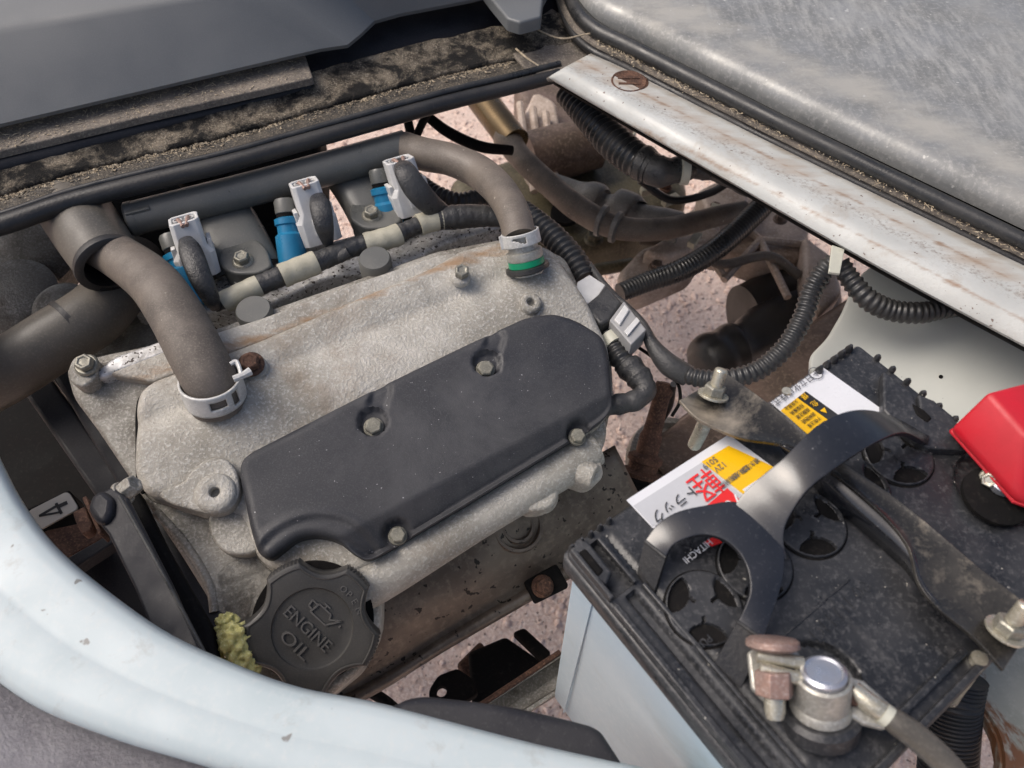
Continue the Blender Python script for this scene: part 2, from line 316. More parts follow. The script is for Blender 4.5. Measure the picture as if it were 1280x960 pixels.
M['red'] = mat('red_terminal_cover', (.50, .010, .022), (.42, .010, .020), (.52, .07, .07), sc=40, sf=700, rough=.5, bump=.2, bdist=.0003, t3=(.66, .9), stain=((.4, .2, .19), 60, .68, .8))
M['foam'] = mat('yellow_foam', (.66, .62, .24), (.46, .42, .15), (.76, .73, .42), sc=120, sf=900, rough=.9, bump=1, bdist=.001)
M['tie'] = mat('pale_cable_tie', (.50, .50, .42), (.44, .44, .37), None, sc=80, sf=500, rough=.4, bump=.1)
M['label_white'] = mat('label_white', (.70, .71, .73), (.66, .67, .69), (.58, .58, .60), sc=60, sf=500, rough=.35, bump=.03, t3=(.6, .85), speck=((.4, .4, .4), 500, .74))
M['label_grey'] = mat('label_silver_grey', (.52, .53, .55), (.48, .49, .51), None, sc=60, sf=500, rough=.35, bump=.03)
M['label_yellow'] = mat('label_yellow', (.86, .50, .01), (.80, .46, .01), None, sc=60, sf=500, rough=.35, bump=.03, speck=((.5, .35, .1), 500, .74))
M['label_red'] = mat('label_red', (.75, .03, .03), (.70, .02, .02), None, sc=60, sf=500, rough=.35, bump=.03)
M['ink'] = mat('print_black', (.02, .02, .02), (.03, .03, .03), None, rough=.5, bump=0)
M['ink_grey'] = mat('print_dark_grey', (.10, .10, .11), (.12, .12, .12), None, rough=.5, bump=0)
M['ink_white'] = mat('print_white', (.75, .75, .76), (.7, .7, .7), None, rough=.5, bump=0)
M['tag'] = mat('number_tag_beige', (.62, .58, .50), (.56, .52, .45), None, sc=60, sf=600, rough=.5, bump=.1)
M['bracket'] = mat('hold_down_bar_black_dusty', (.024, .023, .022), (.050, .046, .040), (.12, .11, .09), sc=40, sf=600, rough=.30, metal=.2, bump=.25, stain=((.36, .31, .24), 17, .56, .74), t3=(.55, .8))
M['belt_guard'] = mat('black_painted_guard', (.020, .020, .024), (.030, .030, .034), (.055, .054, .057), spec=.28, sc=40, sf=700, rough=.5, bump=.3, t3=(.55, .8))

# ------------------------------------------------------------------ generic builders
def pxpath(pts, n):
    """pts: (px, py, z, r_px) -> smooth 3-D path and radii in metres"""
    Q = []
    for (x, y, z, r) in pts: p = at(x, y, z); Q.append([*p, r*depth(p)/FPX])
    S = spline(Q, n); return S[:, :3], S[:, 3]
def hose(pts, n=60, seg=24, mb=None, wob=0):
    P, R = pxpath(pts, n)
    if wob: R = R*(1+wob*np.sin(np.arange(n)*.9)*np.random.rand(n))
    return (mb or MB()).tube(P, R, seg), P, R
def conduit(pts, pitch=.0032, amp=.13, seg=18, fullribs=True, mb=None):
    P, R = pxpath(pts, 200); L = np.linalg.norm(np.diff(P, axis=0), axis=1).sum(); nr = int(L/pitch); n = nr*6+1
    P, R = pxpath(pts, n); ph = np.arange(n) % 6
    k = np.array([1, 1, .93, 1-amp*1.2, 1-amp*1.2, .93])[ph]
    return (mb or MB()).tube(P, R*k, seg), P, R
def hexbolt(o, ax, r, h=None, flange=1.35, parent=None, m='bolt', name='bolt', rot=0, washer=False, dimple=True):
    o = np.asarray(o); ax = unit(ax); h = h or r*1.1
    X = unit(np.cross(ax, [math.cos(rot), math.sin(rot), .13])); mb = MB()
    if flange: mb.lathe(o, ax, [(r*flange, 0), (r*flange, r*.2), (r*1.12, r*.42)], 28, x=X)
    z0 = r*.2 if flange else 0
    pr = [(r, z0), (r, z0+h*.82), (r*.86, z0+h)] + ([(r*.62, z0+h), (r*.5, z0+h*.9)] if dimple else [])
    mb.lathe(o, ax, pr, 6, x=X)
    return mb.build(name, M[m], parent, bevel=r*.05, bseg=2, sharp=30)
def band(o, ax, R, wid, holes=(), th=.0007, seg=80, rows=12, parent=None, m='steel', name='hose_clamp', x=None, ears=True, R2=None):
    """spring clamp: thin strip ring, holes=(a0,a1,t0,t1) angular windows left open"""
    o = np.asarray(o); ax = unit(ax); X = unit(x) if x is not None else unit(np.cross(ax, [0, 0, 1])); X = unit(X-ax*(X@ax)); Y = np.cross(ax, X)
    R2 = R2 or R; v = []; f = []
    for j in range(rows+1):
        for k in range(seg):
            a = 2*PI*k/seg; rr = R+(R2-R)*j/rows; v.append(o+ax*(j/rows-.5)*wid+rr*(X*math.cos(a)+Y*math.sin(a)))
    for j in range(rows):
        for k in range(seg):
            a = math.degrees(2*PI*(k+.5)/seg); t = (j+.5)/rows
            if any(h[0] <= a <= h[1] and h[2] <= t <= h[3] - (h[4]*(a-h[0])/(h[1]-h[0]) if len(h) > 4 else 0) for h in holes): continue
            f.append((j*seg+k, j*seg+(k+1) % seg, (j+1)*seg+(k+1) % seg, (j+1)*seg+k))
    mb = MB().add(v, f); ob = mb.build(name, M[m], parent); md = ob.modifiers.new('solidify', 'SOLIDIFY'); md.thickness = th*2; md.offset = 1
    return ob, X, Y
def text_geo(s, size, font=None):
    cu = bpy.data.curves.new('lettering', 'FONT'); cu.body = s; cu.size = size; cu.align_x = 'LEFT'; cu.resolution_u = 3
    ob = bpy.data.objects.new('lettering', cu); COL.objects.link(ob)
    dg = bpy.context.evaluated_depsgraph_get(); me = bpy.data.meshes.new_from_object(ob.evaluated_get(dg))
    v = [tuple(q.co) for q in me.vertices]; f = [tuple(p.vertices) for p in me.polygons]
    bpy.data.objects.remove(ob); bpy.data.curves.remove(cu); bpy.data.meshes.remove(me)
    return v, f
def text_on(s, size, o, u, up, n, m, parent, name='lettering', th=.0003, wscale=1, bold=0):
    v, f = text_geo(s, size); o = np.asarray(o); u = unit(u); n = unit(n); up = unit(np.asarray(up)-n*(np.asarray(up)@n)); u = unit(u-n*(u@n))
    V = [o+u*q[0]*wscale+up*q[1]+n*th for q in v]
    mb = MB()
    if not V: return None
    edges = {}
    for q in f:
        for i in range(len(q)): a, b = q[i], q[(i+1) % len(q)]; k = (min(a, b), max(a, b)); edges[k] = edges.get(k, 0)+1
    nv = len(V); W = V+[p-n*th*.95 for p in V]; F = list(f)+[(a, b, b+nv, a+nv) for (a, b), c in edges.items() if c == 1]
    mb.add(W, F); return mb.build(name, m, parent)
def quadpx(pl, pts, off=0): return [pl.at(x, y, off) for x, y in pts]
def sheet(poly3, n, th, name, m, parent, bevel=None):
    return MB().prism([np.asarray(p) for p in poly3], -unit(n)*th).build(name, m, parent, bevel=bevel)
UP = np.array([0, 0, 1.])

# ================================================================== SETTING
tag(MB().add([(-40, -40, 0), (40, -40, 0), (40, 40, 0), (-40, 40, 0)], [(0, 1, 2, 3)]).build('ground', M['ground']), kind='structure')
def scatter_blobs(n, pos, size, name, m, flat=.7, long=1.0, ico=True):
    bmx = bmesh.new(); bmesh.ops.create_icosphere(bmx, subdivisions=1, radius=1); bmx.verts.ensure_lookup_table()
    bv = np.array([tuple(v.co) for v in bmx.verts]); bf = [tuple(v.index for v in f.verts) for f in bmx.faces]; bmx.free()
    if not ico: bv = np.array([(1, 0, 0), (-.5, .8, 0), (-.5, -.8, 0), (0, 0, 1)]); bf = [(0, 1, 2), (0, 3, 1), (1, 3, 2), (2, 3, 0)]
    V = []; F = []
    for i in range(n):
        s = size()*(1+.3*np.random.randn(3)); s = np.abs(s)+1e-4; s[2] *= flat; s[0] *= long if random.random() < .35 else 1
        a = random.random()*2*PI; t = random.uniform(-.3, .3)
        R = np.array(Matrix.Rotation(a, 3, 'Z') @ Matrix.Rotation(t, 3, 'Y'))
        q = (bv*(1+.12*np.random.randn(len(bv), 1)))*s @ R.T + pos(); b = len(V); V += [tuple(x) for x in q]; F += [tuple(k+b for k in f) for f in bf]
    return MB().add(V, F).build(name, m, sharp=60 if ico else 20)
tag(scatter_blobs(9000, lambda: np.array([random.uniform(-.6, .95), random.uniform(.0, 1.7), .001]), lambda: random.uniform(.0018, .0058), 'pebbles', M['pebble']), kind='stuff')

# ================================================================== VAN BODY (white painted shell)
body = thing('van_body', 'white painted van body around the open engine hatch, with curved sill and stained rail', 'vehicle body', at(640, 960, .60))
st = [((-90, 350), (-290, 500)), ((-40, 500), (-230, 620)), ((0, 592), (-150, 720)), ((33, 649), (-80, 790)), ((73, 697), (-10, 842)), ((137, 750), (56, 885)), ((210, 799), (150, 922)),
      ((300, 840), (240, 949)), ((375, 866), (330, 975)), ((480, 887), (440, 998)), ((662, 934), (640, 1045)), ((775, 960), (760, 1075)), ((900, 990), (890, 1110)), ((1060, 1030), (1050, 1150)), ((1260, 1075), (1250, 1200))]
rows = []
for t, z in [(-.03, .618), (-.02, .652), (-.008, .6615), (.01, .6645), (.04, .6660), (.12, .6666), (.24, .6666), (.38, .6665), (.44, .6662), (.47, .6660), (.50, .6662), (.56, .6665), (.64, .6667), (.80, .6663), (.93, .6652), (.985, .6620), (1.0, .656), (1.0, .630)]:
    pts = [at(u[0]+(l[0]-u[0])*t, u[1]+(l[1]-u[1])*t, z) for u, l in st]; rows.append(spline(pts, 90))
sill = MB().loft(rows).build('front_sill', M['white'], body, solid=.0012, sharp=60)
# floor in front of the sill
fl = [at(u[0]+(l[0]-u[0])*1.03, u[1]+(l[1]-u[1])*1.03, .640) for u, l in st]
MB().loft([spline(fl, 60), spline([p+np.array([-.10, -.10, -.002]) for p in fl], 60), spline([p+np.array([-.3, -.35, -.01]) for p in fl], 60)]).build('floor_covering', M['carpet'], body, solid=.004)
# side rail
rt = [(735, 70), (800, 99), (980, 191), (1280, 337), (1500, 440), (1800, 590)]
rb = [(686, 96), (760, 139), (905, 222), (1120, 345), (1500, 548), (1800, 710)]
def lerp_px(a, b, t): return [(x0+(x1-x0)*t, y0+(y1-y0)*t) for (x0, y0), (x1, y1) in zip(a, b)]
rows = []
for t, z in [(-.12, .664), (0, .6665), (.25, .6675), (.45, .6675), (.54, .6682), (.62, .6684), (.70, .6676), (.80, .6655), (.93, .6625), (.98, .6608), (1.0, .658), (1.0, .642), (.9, .640)]:
    rows.append(spline([at(x, y, z) for x, y in lerp_px(rt, rb, t)], 120))
MB().loft(rows).build('side_rail', M['rail'], body, solid=.001, sharp=50)
pl = level(.6673)
c = at(786, 103, .6673); mbp = MB().lathe(c, UP, [(.0145, 0), (.0145, .0006), (.0125, .0016), (.0115, .0011), (.001, .0011)], 36)
plug = mbp.build('rubber_plug', M['rust'], body); plug['label'] = 'rusty oval plug in the rail top'
for k in (-1, 1): MB().box(c+np.array([0, .0035*k, .0013]), (.008, 0, 0), (0, .001, 0), (0, 0, .0005)).build('plug_rib', M['rust'], plug)
# dark channel behind the rail, towards the hatch
rows = [spline([at(x, y-8, .6635) for x, y in rt], 60), spline([at(x+6, y-40, .655) for x, y in rt], 60), spline([at(x+60, y-200, .655) for x, y in rt], 60)]
MB().loft(rows).build('gutter', M['black'], body, solid=.002)
sheet([at(x, y, .6595) for x, y in ((628, 52), (690, 10), (770, 60), (748, 84), (700, 100), (684, 98), (655, 84))], UP, .003, 'corner_plate', M['dirt2'], body, bevel=.001)
rows = [spline([at(x, y, .640) for x, y in rb], 90), spline([at(x, y, .640)-UP*.010+np.array([.006, .006, 0]) for x, y in rb], 90), spline([at(x, y, .640)-UP*.016+np.array([.02, .03, 0]) for x, y in rb], 90)]
MB().loft(rows).build('rail_shade_sheet', M['black'], body, solid=.0015)  # black sheet added as the shade band under the rail, hiding the ground
# wheel house panel
pw = plane3((1020, 440, .575), (1280, 500, .60), (1120, 380, .60))
out = [(1068, 352), (1052, 392), (1033, 425), (1012, 446), (1010, 462), (1022, 480), (1110, 520), (1250, 590), (1450, 700), (1750, 700), (1700, 420), (1450, 300), (1150, 280)]
MB_ = slab(pw, out, rise=.004, rnd=.003, depth_=.008, res=.008, fil=.006)
MB_.build('inner_panel', M['panel_green'], body)
for (x, y) in ((1176, 471),):
    MB().lathe(pw.at(x, y, .0042), pw.n, [(.0013, 0), (.0013, .0004)], 10).build('plug_dot', M['black'], body)
# rusty tray right of the battery with a round cut-out
pt = level(.60)
trp = [(1100, 800), (1330, 760), (1600, 800), (1600, 1100), (1100, 1100)]
hc = pt.to2(1165, 925); hr = .030
pts2 = [pt.to2(*q) for q in [(1120, 840), (1320, 740), (1600, 800), (1650, 1150), (1120, 1150)]]
slab(pt, pts2, rise=.002, rnd=.001, depth_=.004, res=.004, fil=.004, px=False, holes=[(hc, hr)]).build('battery_tray', M['tray'], body)
MB().lathe(pt.p3(*hc, .0015), UP, [(hr+.001, 0), (hr+.001, .0035), (hr+.0045, .0035), (hr+.006, 0)], 48, close=False).build('cutout_lip', M['tray'], body)

# ledge, seals and seat box in the upper left
L1 = [(-300, 345), (-120, 302), (0, 270), (91, 240), (202, 212), (286, 192), (430, 152), (561, 116), (640, 97), (700, 82)]
L2 = [(-300, 280), (-120, 240), (0, 208), (91, 184), (190, 160), (286, 136), (420, 96), (550, 62), (640, 42), (740, 20)]
def z_ledge(t): return .655+.004*t
from mathutils import noise as mnoise
rows = []
for t in np.linspace(0, 1.0, 31):
    q = spline([at(x, y, .657) for x, y in lerp_px(L1, L2, t)], 150)
    for i, p in enumerate(q):
        p[2] += .0012*mnoise.noise(Vector(p*55))+.0010*mnoise.noise(Vector(p*160))+.004*math.sin(t*PI)*(-1)+.006*t + (.0014*max(0, math.sin(t*PI*2*11)) if t < .42 else 0)
    rows.append(q)
ledge = thing('hatch_ledge', 'dirt filled black ledge with debris running under the grey seat box', 'ledge', at(200, 180, .65))
MB().loft(rows[:13]).build('ribbed_rubber', M['ribbed'], ledge, solid=.004, sharp=80)
MB().loft(rows[12:]).build('dirt_channel', M['dirt'], ledge, solid=.004, sharp=80)
e, _, _ = hose([(x, y+12, .656, 14-6*i/9) for i, (x, y) in enumerate(L1)], 120); e.build('rubber_lip', M['rubber'], ledge)
e, _, _ = hose([(x, y-2, .660, 4.5) for i, (x, y) in enumerate(L1)], 120, 10); e.build('lip_bead', M['conduit'], ledge)
e, _, _ = hose([(-300, 264, .662, 13), (-100, 230, .662, 12), (0, 207, .662, 11), (200, 156, .662, 10), (388, 108, .662, 7)], 60); e.build('rounded_bar', M['belt_guard'], ledge)
slab(level(.672), [(-300, 225), (-100, 180), (0, 154), (190, 112), (380, 66), (392, 100), (300, 121), (190, 146), (0, 192), (-100, 216), (-300, 265)], rise=.002, rnd=.0012, depth_=.0035, res=.005, fil=.002).build('flat_strip', M['dirt2'], ledge)
# dark wall behind the ledge
rows = [spline([at(x, y, z) for x, y in ((-300, 290), (0, 212), (392, 104), (550, 66), (640, 40), (700, 22), (760, 5))], 60) for z in (.655,)]
rows.append(spline([at(x, y, .668) for x, y in ((-300, 190), (0, 120), (400, 22), (560, -10), (690, -40), (740, -60), (800, -75))], 60))
rows.append(spline([at(x, y, .672) for x, y in ((-300, 100), (0, 10), (400, -50), (560, -62), (690, -75), (740, -95), (800, -110))], 60))
MB().loft(rows).build('rear_wall', M['belt_guard'], ledge, solid=.003)
# plant bits lying in the channel
bits = []
def posd():
    t = min(1, max(.0, random.gauss(.55, .11))); k = random.random()*8.0; i = int(k); i = min(i, 8)
    a = np.array(L1[i])+(np.array(L1[i+1])-L1[i])*(k-i); b = np.array(L2[i])+(np.array(L2[i+1])-L2[i])*(k-i)
    p = a+(b-a)*t; q = at(p[0], p[1], .6575); q[2] += .006*t-.004*math.sin(t*PI)+.0012*mnoise.noise(Vector(q*55))+.0010*mnoise.noise(Vector(q*160))+.0003; return q
tag(scatter_blobs(15000, posd, lambda: random.uniform(.0003, .0009), 'plant_debris', M['grain'], flat=.6, long=3, ico=False), kind='stuff')
def posd2():
    x = random.uniform(-60, 375); y = 158-(x)*.235+random.uniform(2, 30); return at(x, y, .6745)
tag(scatter_blobs(500, posd2, lambda: random.uniform(.0002, .0006), 'strip_debris', M['grain'], flat=.6, long=5, ico=False), kind='stuff')
for (a, b) in (((735, 60), (800, 78)), ((646, 60), (672, 82)), ((455, 545), (456, 548))):
    pass
st1 = thing('dry_grass_stalk', 'long pale dry grass stalk lying over the corner of the hatch ledge', 'grass stalk', at(665, 62, .668))
e, _, _ = hose([(660, 31, .672, 1.0), (700, 48, .674, 1.1), (740, 42, .676, .9), (795, 45, .678, .7)], 24, 6); e.build('stem', M['grain'], st1)
tag(hose([(645, 61, .668, 1.3), (658, 72, .670, 1.3), (673, 82, .668, .9)], 12, 6)[0].build('dry_twig', M['grain']), 'short thick reddish dry twig lying on the dirt of the ledge', 'twig')

seat = thing('seat_box', 'dark grey moulded plastic seat box cover above the dirty ledge', 'cover', at(200, 60, .69))
bot = [(-320, 235), (0, 155), (400, 61), (434, 56), (450, 43), (468, 26), (500, 17), (588, 0), (700, -28), (900, -80)]
cre = [(-320, 105), (0, 36), (270, -8), (330, -20), (360, -26), (400, -34), (450, -44), (560, -68), (700, -100), (900, -150)]
rows = []
def drop(q, dz): r = q.copy(); r[:, 2] += dz; return r
B = np.array([at(x, y, .684) for x, y in bot]); Cc = np.array([at(x, y, .722) for x, y in cre])
def lin(P, n): 
    out = []
    for i in range(len(P)-1):
        for t in np.linspace(0, 1, n, endpoint=False): out.append(P[i]+(P[i+1]-P[i])*t)
    return np.array(out+[P[-1]])
B, Cc = lin(B, 6), lin(Cc, 6)
back = Cc+np.array([-.02, .06, .004]); bk2 = Cc+np.array([-.05, .13, .006])
rows = [B+np.array([-.004, .02, -.002]), B+np.array([0, .001, -.003]), B, B+(Cc-B)*.05, B+(Cc-B)*.5, B+(Cc-B)*.93, Cc+np.array([0, 0, -.0005]), Cc+(back-Cc)*.06+np.array([0, 0, .0012]), back, bk2]
MB().loft(rows).build('side_cover', M['seat_plastic'], seat, sharp=25)
slab(level(.688), [(596, -20), (612, 2), (634, 29), (650, 34), (676, 27), (679, 0), (700, -40), (640, -60)], rise=.004, rnd=.002, depth_=.006, res=.004, fil=.002).build('cover_tab', M['seat_plastic'], seat)

# metal hatch lid, upper right
hatch = thing('metal_hatch', 'dusty scratched dark metal hatch with rounded bluish edge and black rubber seal', 'hatch lid', at(1000, 120, .69))
Cb = [(690, -160), (700, -60), (712, -12), (738, 18), (800, 46), (987, 140), (1280, 279), (1500, 385), (1800, 530)]
ph = level(.682)
o2 = [ph.to2(*q) for q in Cb]+[ph.to2(1900, 350), ph.to2(1500, -160), ph.to2(900, -330)]
def hf(v, d, h):
    x = np.array([mnoise.noise(Vector((q[0]*25, q[1]*25, 0))) for q in v]); return h+.0007*x*np.clip(d*60, 0, 1)
slab(ph, o2, rise=.012, rnd=.0115, depth_=.004, fn=hf, res=.008, fil=.012, px=False, edge=10).build('metal_sheet', M['galv'], hatch)
def sealpx(dx, dy, r, z, name, m, par, k=1.0):
    P = [(700, -120), (706, -50), (720, 2), (745, 32), (800, 60), (987, 155), (1280, 297), (1500, 403), (1800, 548)]
    e, _, _ = hose([(x+dx, y+dy, z, r*k) for x, y in P], 120, 14); return e.build(name, m, par)
sealpx(-2, 4, 10, .677, 'rubber_seal', M['conduit'], hatch)
sealpx(-8, 18, 8, .668, 'dusty_lip', M['dirt2'], hatch)
sealpx(-10, 28, 5.5, .666, 'lower_lip', M['rubber'], hatch)
def posd3():
    k = random.random(); P = [(745, 48), (800, 77), (987, 172), (1280, 315)]; i = min(2, int(k*3)); a, b = np.array(P[i]), np.array(P[i+1]); p = a+(b-a)*(k*3-i)
    q = at(p[0]+random.gauss(0, 2), p[1]+random.gauss(0, 4), .6745); return q
tag(scatter_blobs(900, posd3, lambda: random.uniform(.0002, .0007), 'seal_debris', M['grain'], flat=.6, long=4, ico=False), kind='stuff')

# ================================================================== ENGINE
EA, EB = at(300, 600, .603), at(745, 425, .603)
ex = unit(EB-EA); lat = np.cross(ex, UP)                     # lat points to the lower right, level
TILT = math.radians(16)
nE = unit(UP*math.cos(TILT)+lat*math.sin(TILT))
PE = Plane(EA, ex, nE)
eng = thing('engine', 'small three cylinder petrol engine with rough cast aluminium valve cover', 'engine', PE.p3(.12, -.02, -.10))
# cylinder head body
P0 = PE.shift(-.024)
hd = [(85, 462), (130, 447), (240, 425), (420, 362), (545, 318), (640, 300), (705, 325), (756, 430), (760, 530), (735, 580), (690, 606), (600, 652), (500, 715), (470, 760), (470, 800), (450, 840), (400, 880), (330, 872), (300, 850), (272, 765), (232, 700), (180, 622), (125, 540), (95, 500)]
slab(P0, hd, rise=.006, rnd=.004, depth_=.10, res=.005, fil=.006).build('cylinder_head', M['cast_dark'], eng)
# valve cover
vo = [(176, 516), (180, 497), (196, 483), (240, 467), (330, 432), (450, 380), (545, 340), (572, 322), (640, 306), (688, 322), (712, 360), (735, 395), (757, 440), (762, 515), (745, 540), (690, 570), (600, 622), (520, 672), (470, 710), (440, 725), (345, 715), (325, 700), (305, 645), (262, 650), (240, 641), (190, 625), (177, 600)]
a2, b2 = PE.to2(330, 440), PE.to2(690, 300); ab = unit(b2-a2); nb = np.array([ab[1], -ab[0]])
if (PE.to2(600, 640)-a2)@nb < 0: nb = -nb
hoseb = PE.to2(300, 500); gb = PE.to2(660, 345)
def vf(v, d, h):
    s = (v-a2)@nb
    h = h + .0035*np.exp(-((s-.042)/.022)**2) - .0022*np.exp(-((s-.012)/.006)**2)
    for c0, r0, k0 in ((hoseb, .022, .006), (gb, .020, .004), (PE.to2(317, 458), .012, .003), (PE.to2(575, 343), .010, .003), (PE.to2(430, 470), .03, .002)):
        h = h + k0*np.exp(-(np.linalg.norm(v-c0, axis=1)/r0)**2)*np.clip(d/.004, 0, 1)
    n = np.array([mnoise.noise(Vector((q[0]*60, q[1]*60, 1))) for q in v]); return h + .0007*n*np.clip(d/.004, 0, 1)
slab(PE.shift(-.014), vo, rise=.012, rnd=.006, depth_=.006, fn=vf, res=.0028, fil=.008).build('valve_cover', M['cast'], eng)
_gp = [(330, 430), (240, 464), (198, 480), (178, 496), (173, 516), (173, 560), (174, 602), (180, 616)]
MB().tube(spline([PE.at(x, y, -.0135) for x, y in _gp], 60), .0016, 8).build('gasket_line', M['black'], eng)
slab(PE.shift(-.021), [(p[0]+(p[0]-450)*.012, p[1]+(p[1]-540)*.016) for p in vo], rise=.0065, rnd=.002, depth_=.002, res=.008, fil=.008).build('cover_gasket_flange', M['cast_dark'], eng)
# upper shelf beside the intake
slab(PE.shift(-.012), [(135, 470), (230, 432), (330, 400), (430, 362), (548, 322), (575, 318), (560, 336), (440, 385), (330, 430), (240, 462), (195, 480)], rise=.004, rnd=.002, depth_=.02, res=.004, fil=.004).build('head_shelf', M['cast'], eng)
# lugs and bosses
def boss(px, py, off, r, hgt, hole, m='cast', name='boss', plane=PE, ch=.0015):
    o = plane.at(px, py, off+hgt)-plane.n*hgt
    mb = MB().lathe(o, plane.n, [(r*1.06, 0), (r, hgt-ch), (r-ch, hgt), (hole+.0006, hgt), (hole, hgt-.0006), (hole, hgt-.007)] if hole else [(r, 0), (r, hgt-ch), (r-ch, hgt), (.0002, hgt)], 32, close=False)
    mb.lathe(o, plane.n, [(max(hole, .001)*1.02, hgt-.0068), (.0001, hgt-.0068)], 16, close=False); return mb.build(name, M[m], eng, sharp=50)
slab(PE.shift(-.0015), [(245, 590), (262, 577), (285, 575), (300, 592), (304, 620), (293, 640), (272, 647), (250, 642), (215, 632), (200, 620), (235, 606)], rise=.008, rnd=.002, depth_=.02, res=.003, fil=.010, holes=[(PE.shift(.0065).to2(268, 615), .003)]).build('mounting_lug', M['cast'], eng)
slab(PE.shift(-.0105), [(262, 640), (305, 625), (330, 690), (305, 697), (280, 693), (265, 670)], rise=.006, rnd=.002, depth_=.02, res=.003, fil=.008).build('mounting_lug', M['cast_dark'], eng)
boss(268, 615, .0060, .0112, .0035, .0030)
boss(664, 377, .001, .0072, .006, .0028)
boss(576, 344, .001, .0066, .005, 0)
boss(317, 459, .000, .0085, .004, 0)
# exhaust side rounded rib and bosses
PB = PE.shift(-.022)
tb, _, _ = hose([(*q, PE.at(*q, -.016)[2], r_) for q, r_ in (((440, 738), 32), ((482, 716), 31), (( 600, 645), 27), ((700, 585), 27), ((742, 560), 23))], 40, 28); tb.build('rounded_rib', M['cast'], eng)
slab(PE.shift(-.019), [(720, 530), (752, 520), (756, 548), (746, 575), (752, 600), (735, 613), (700, 600), (690, 640), (655, 643), (650, 620), (690, 570)], rise=.010, rnd=.003, depth_=.012, res=.003, fil=.010).build('end_flange', M['cast'], eng)
o = at(744, 596, .573); MB().lathe(o-unit([.6, -.35, .1])*.018, unit([.6, -.35, .1]), [(.0085, 0), (.0078, .017), (.0070, .018), (.0032, .018), (.003, .010), (.0001, .010)], 28, close=False).build('boss', M['cast'], eng)
MB().lathe(at(678, 620, .563), unit([.3, -.3, .6]), [(.0125, -.012), (.0115, 0), (.009, .003), (.0001, .0035)], 28, close=False).build('boss', M['cast'], eng)
# oil filler neck
capc = PE.at(392, 777, -.006)
nC = unit(nE+lat*.30)
MB().lathe(capc-nC*.03, nC, [(.034, 0), (.033, .018), (.031, .03)], 40).build('filler_neck', M['cast'], eng)
slab(PE.shift(-.030), [(262, 700), (330, 690), (420, 690), (480, 720), (478, 800), (420, 868), (350, 868), (318, 850), (276, 775)], rise=.012, rnd=.005, depth_=.05, res=.005, fil=.014).build('filler_pad', M['cast'], eng)
# left side casting details
tb, _, _ = hose([(*q, PE.at(*q, -.019)[2], 6) for q in ((196, 640), (232, 680), (262, 730), (268, 765))], 12, 12); tb.build('edge_rib', M['cast_dark'], eng)
slab(PE.shift(-.015), [(92, 470), (100, 452), (122, 448), (130, 462), (128, 480), (112, 492), (96, 486)], rise=.010, rnd=.002, depth_=.02, res=.003, fil=.006).build('head_boss', M['cast_dark'], eng)
hexbolt(PE.at(109, 457, -.004), nE, .0055, flange=1.3, parent=eng)
slab(PE.shift(-.016), [(124, 470), (150, 450), (225, 425), (236, 440), (180, 462), (130, 480)], rise=.008, rnd=.003, depth_=.02, res=.003, fil=.005).build('head_ledge', M['silver'], eng)
# head surface bolts of the valve cover
hexbolt(PE.at(314, 456, .005), nE, .0060, parent=eng, m='rust')
hexbolt(PE.at(577, 342, .0065), nE, .0050, flange=0, parent=eng)

# intake flange and runners
PI_ = level(.592)
slab(PI_, [(236, 408), (262, 396), (300, 392), (340, 388), (372, 372), (405, 356), (432, 350), (482, 345), (520, 330), (560, 310), (640, 285), (600, 262), (500, 285), (400, 312), (280, 350), (240, 372)], rise=.006, rnd=.003, depth_=.03, res=.004, fil=.006).build('intake_flange', M['silver'], eng)
man = thing('intake_manifold', 'dark grey painted intake manifold with three wide runners bolted to the engine', 'manifold', at(330, 300, .58))
def runner(ax, ay, bx, by, w, z0=.618, z1=.600):
    c0, c1, c2 = at(ax, ay, z0), at((ax+bx)/2+2, (ay+by)/2-8, (z0+z1)/2+.004), at(bx, by, z1)
    rows = []
    for t in np.linspace(0, 1, 14):
        p = (1-t)**2*c0+2*t*(1-t)*c1+t*t*c2; wv = ex*w*(1+.10*t)*.5; tt = unit(c2-c0); up = unit(np.cross(unit(wv), tt)); up = up if up[2] > 0 else -up
        r = []
        for k in range(25):
            a = 2*PI*k/24; cx, sx = math.cos(a), math.sin(a); cx = math.copysign(abs(cx)**.55, cx); sx = math.copysign(abs(sx)**.55, sx)
            r.append(p+wv*cx+up*.015*sx-up*.005)
        rows.append(r)
    return MB().loft(rows).build('runner', M['paint_grey'], man, sharp=60)
runner(272, 258, 312, 340, .042)
runner(438, 212, 482, 284, .040)
runner(350, 235, 392, 318, .016, .600, .585)
for (x, y) in ((304, 327), (465, 270)):
    slab(level(.608), [(x-26, y-2), (x-14, y-18), (x+20, y-20), (x+34, y-6), (x+40, y+16), (x+24, y+24), (x-8, y+26), (x-26, y+14)], rise=.008, rnd=.002, depth_=.01, res=.003, fil=.006).build('flange_pad', M['paint_grey'], man)
    hexbolt(at(x, y, .6155), unit(UP+lat*.1), .0055, parent=man)
# bosses where studs pass the flange, with pale studs
for (x, y, s) in ((316, 386, 1), (468, 322, .95)):
    o = at(x, y, .622); MB().lathe(o, unit(UP+lat*.05), [(.0120*s, -.026), (.0118*s, -.002), (.0108*s, 0), (.0001, .0002)], 28).build('flange_boss', M['paint_grey'], man)
for (x, y) in ((300, 352), (459, 297)):
    o = at(x, y, .603); MB().lathe(o, UP, [(.0042, -.006), (.004, .003), (.003, .0045), (.0001, .0048)], 16).build('stud', M['steel'], man)
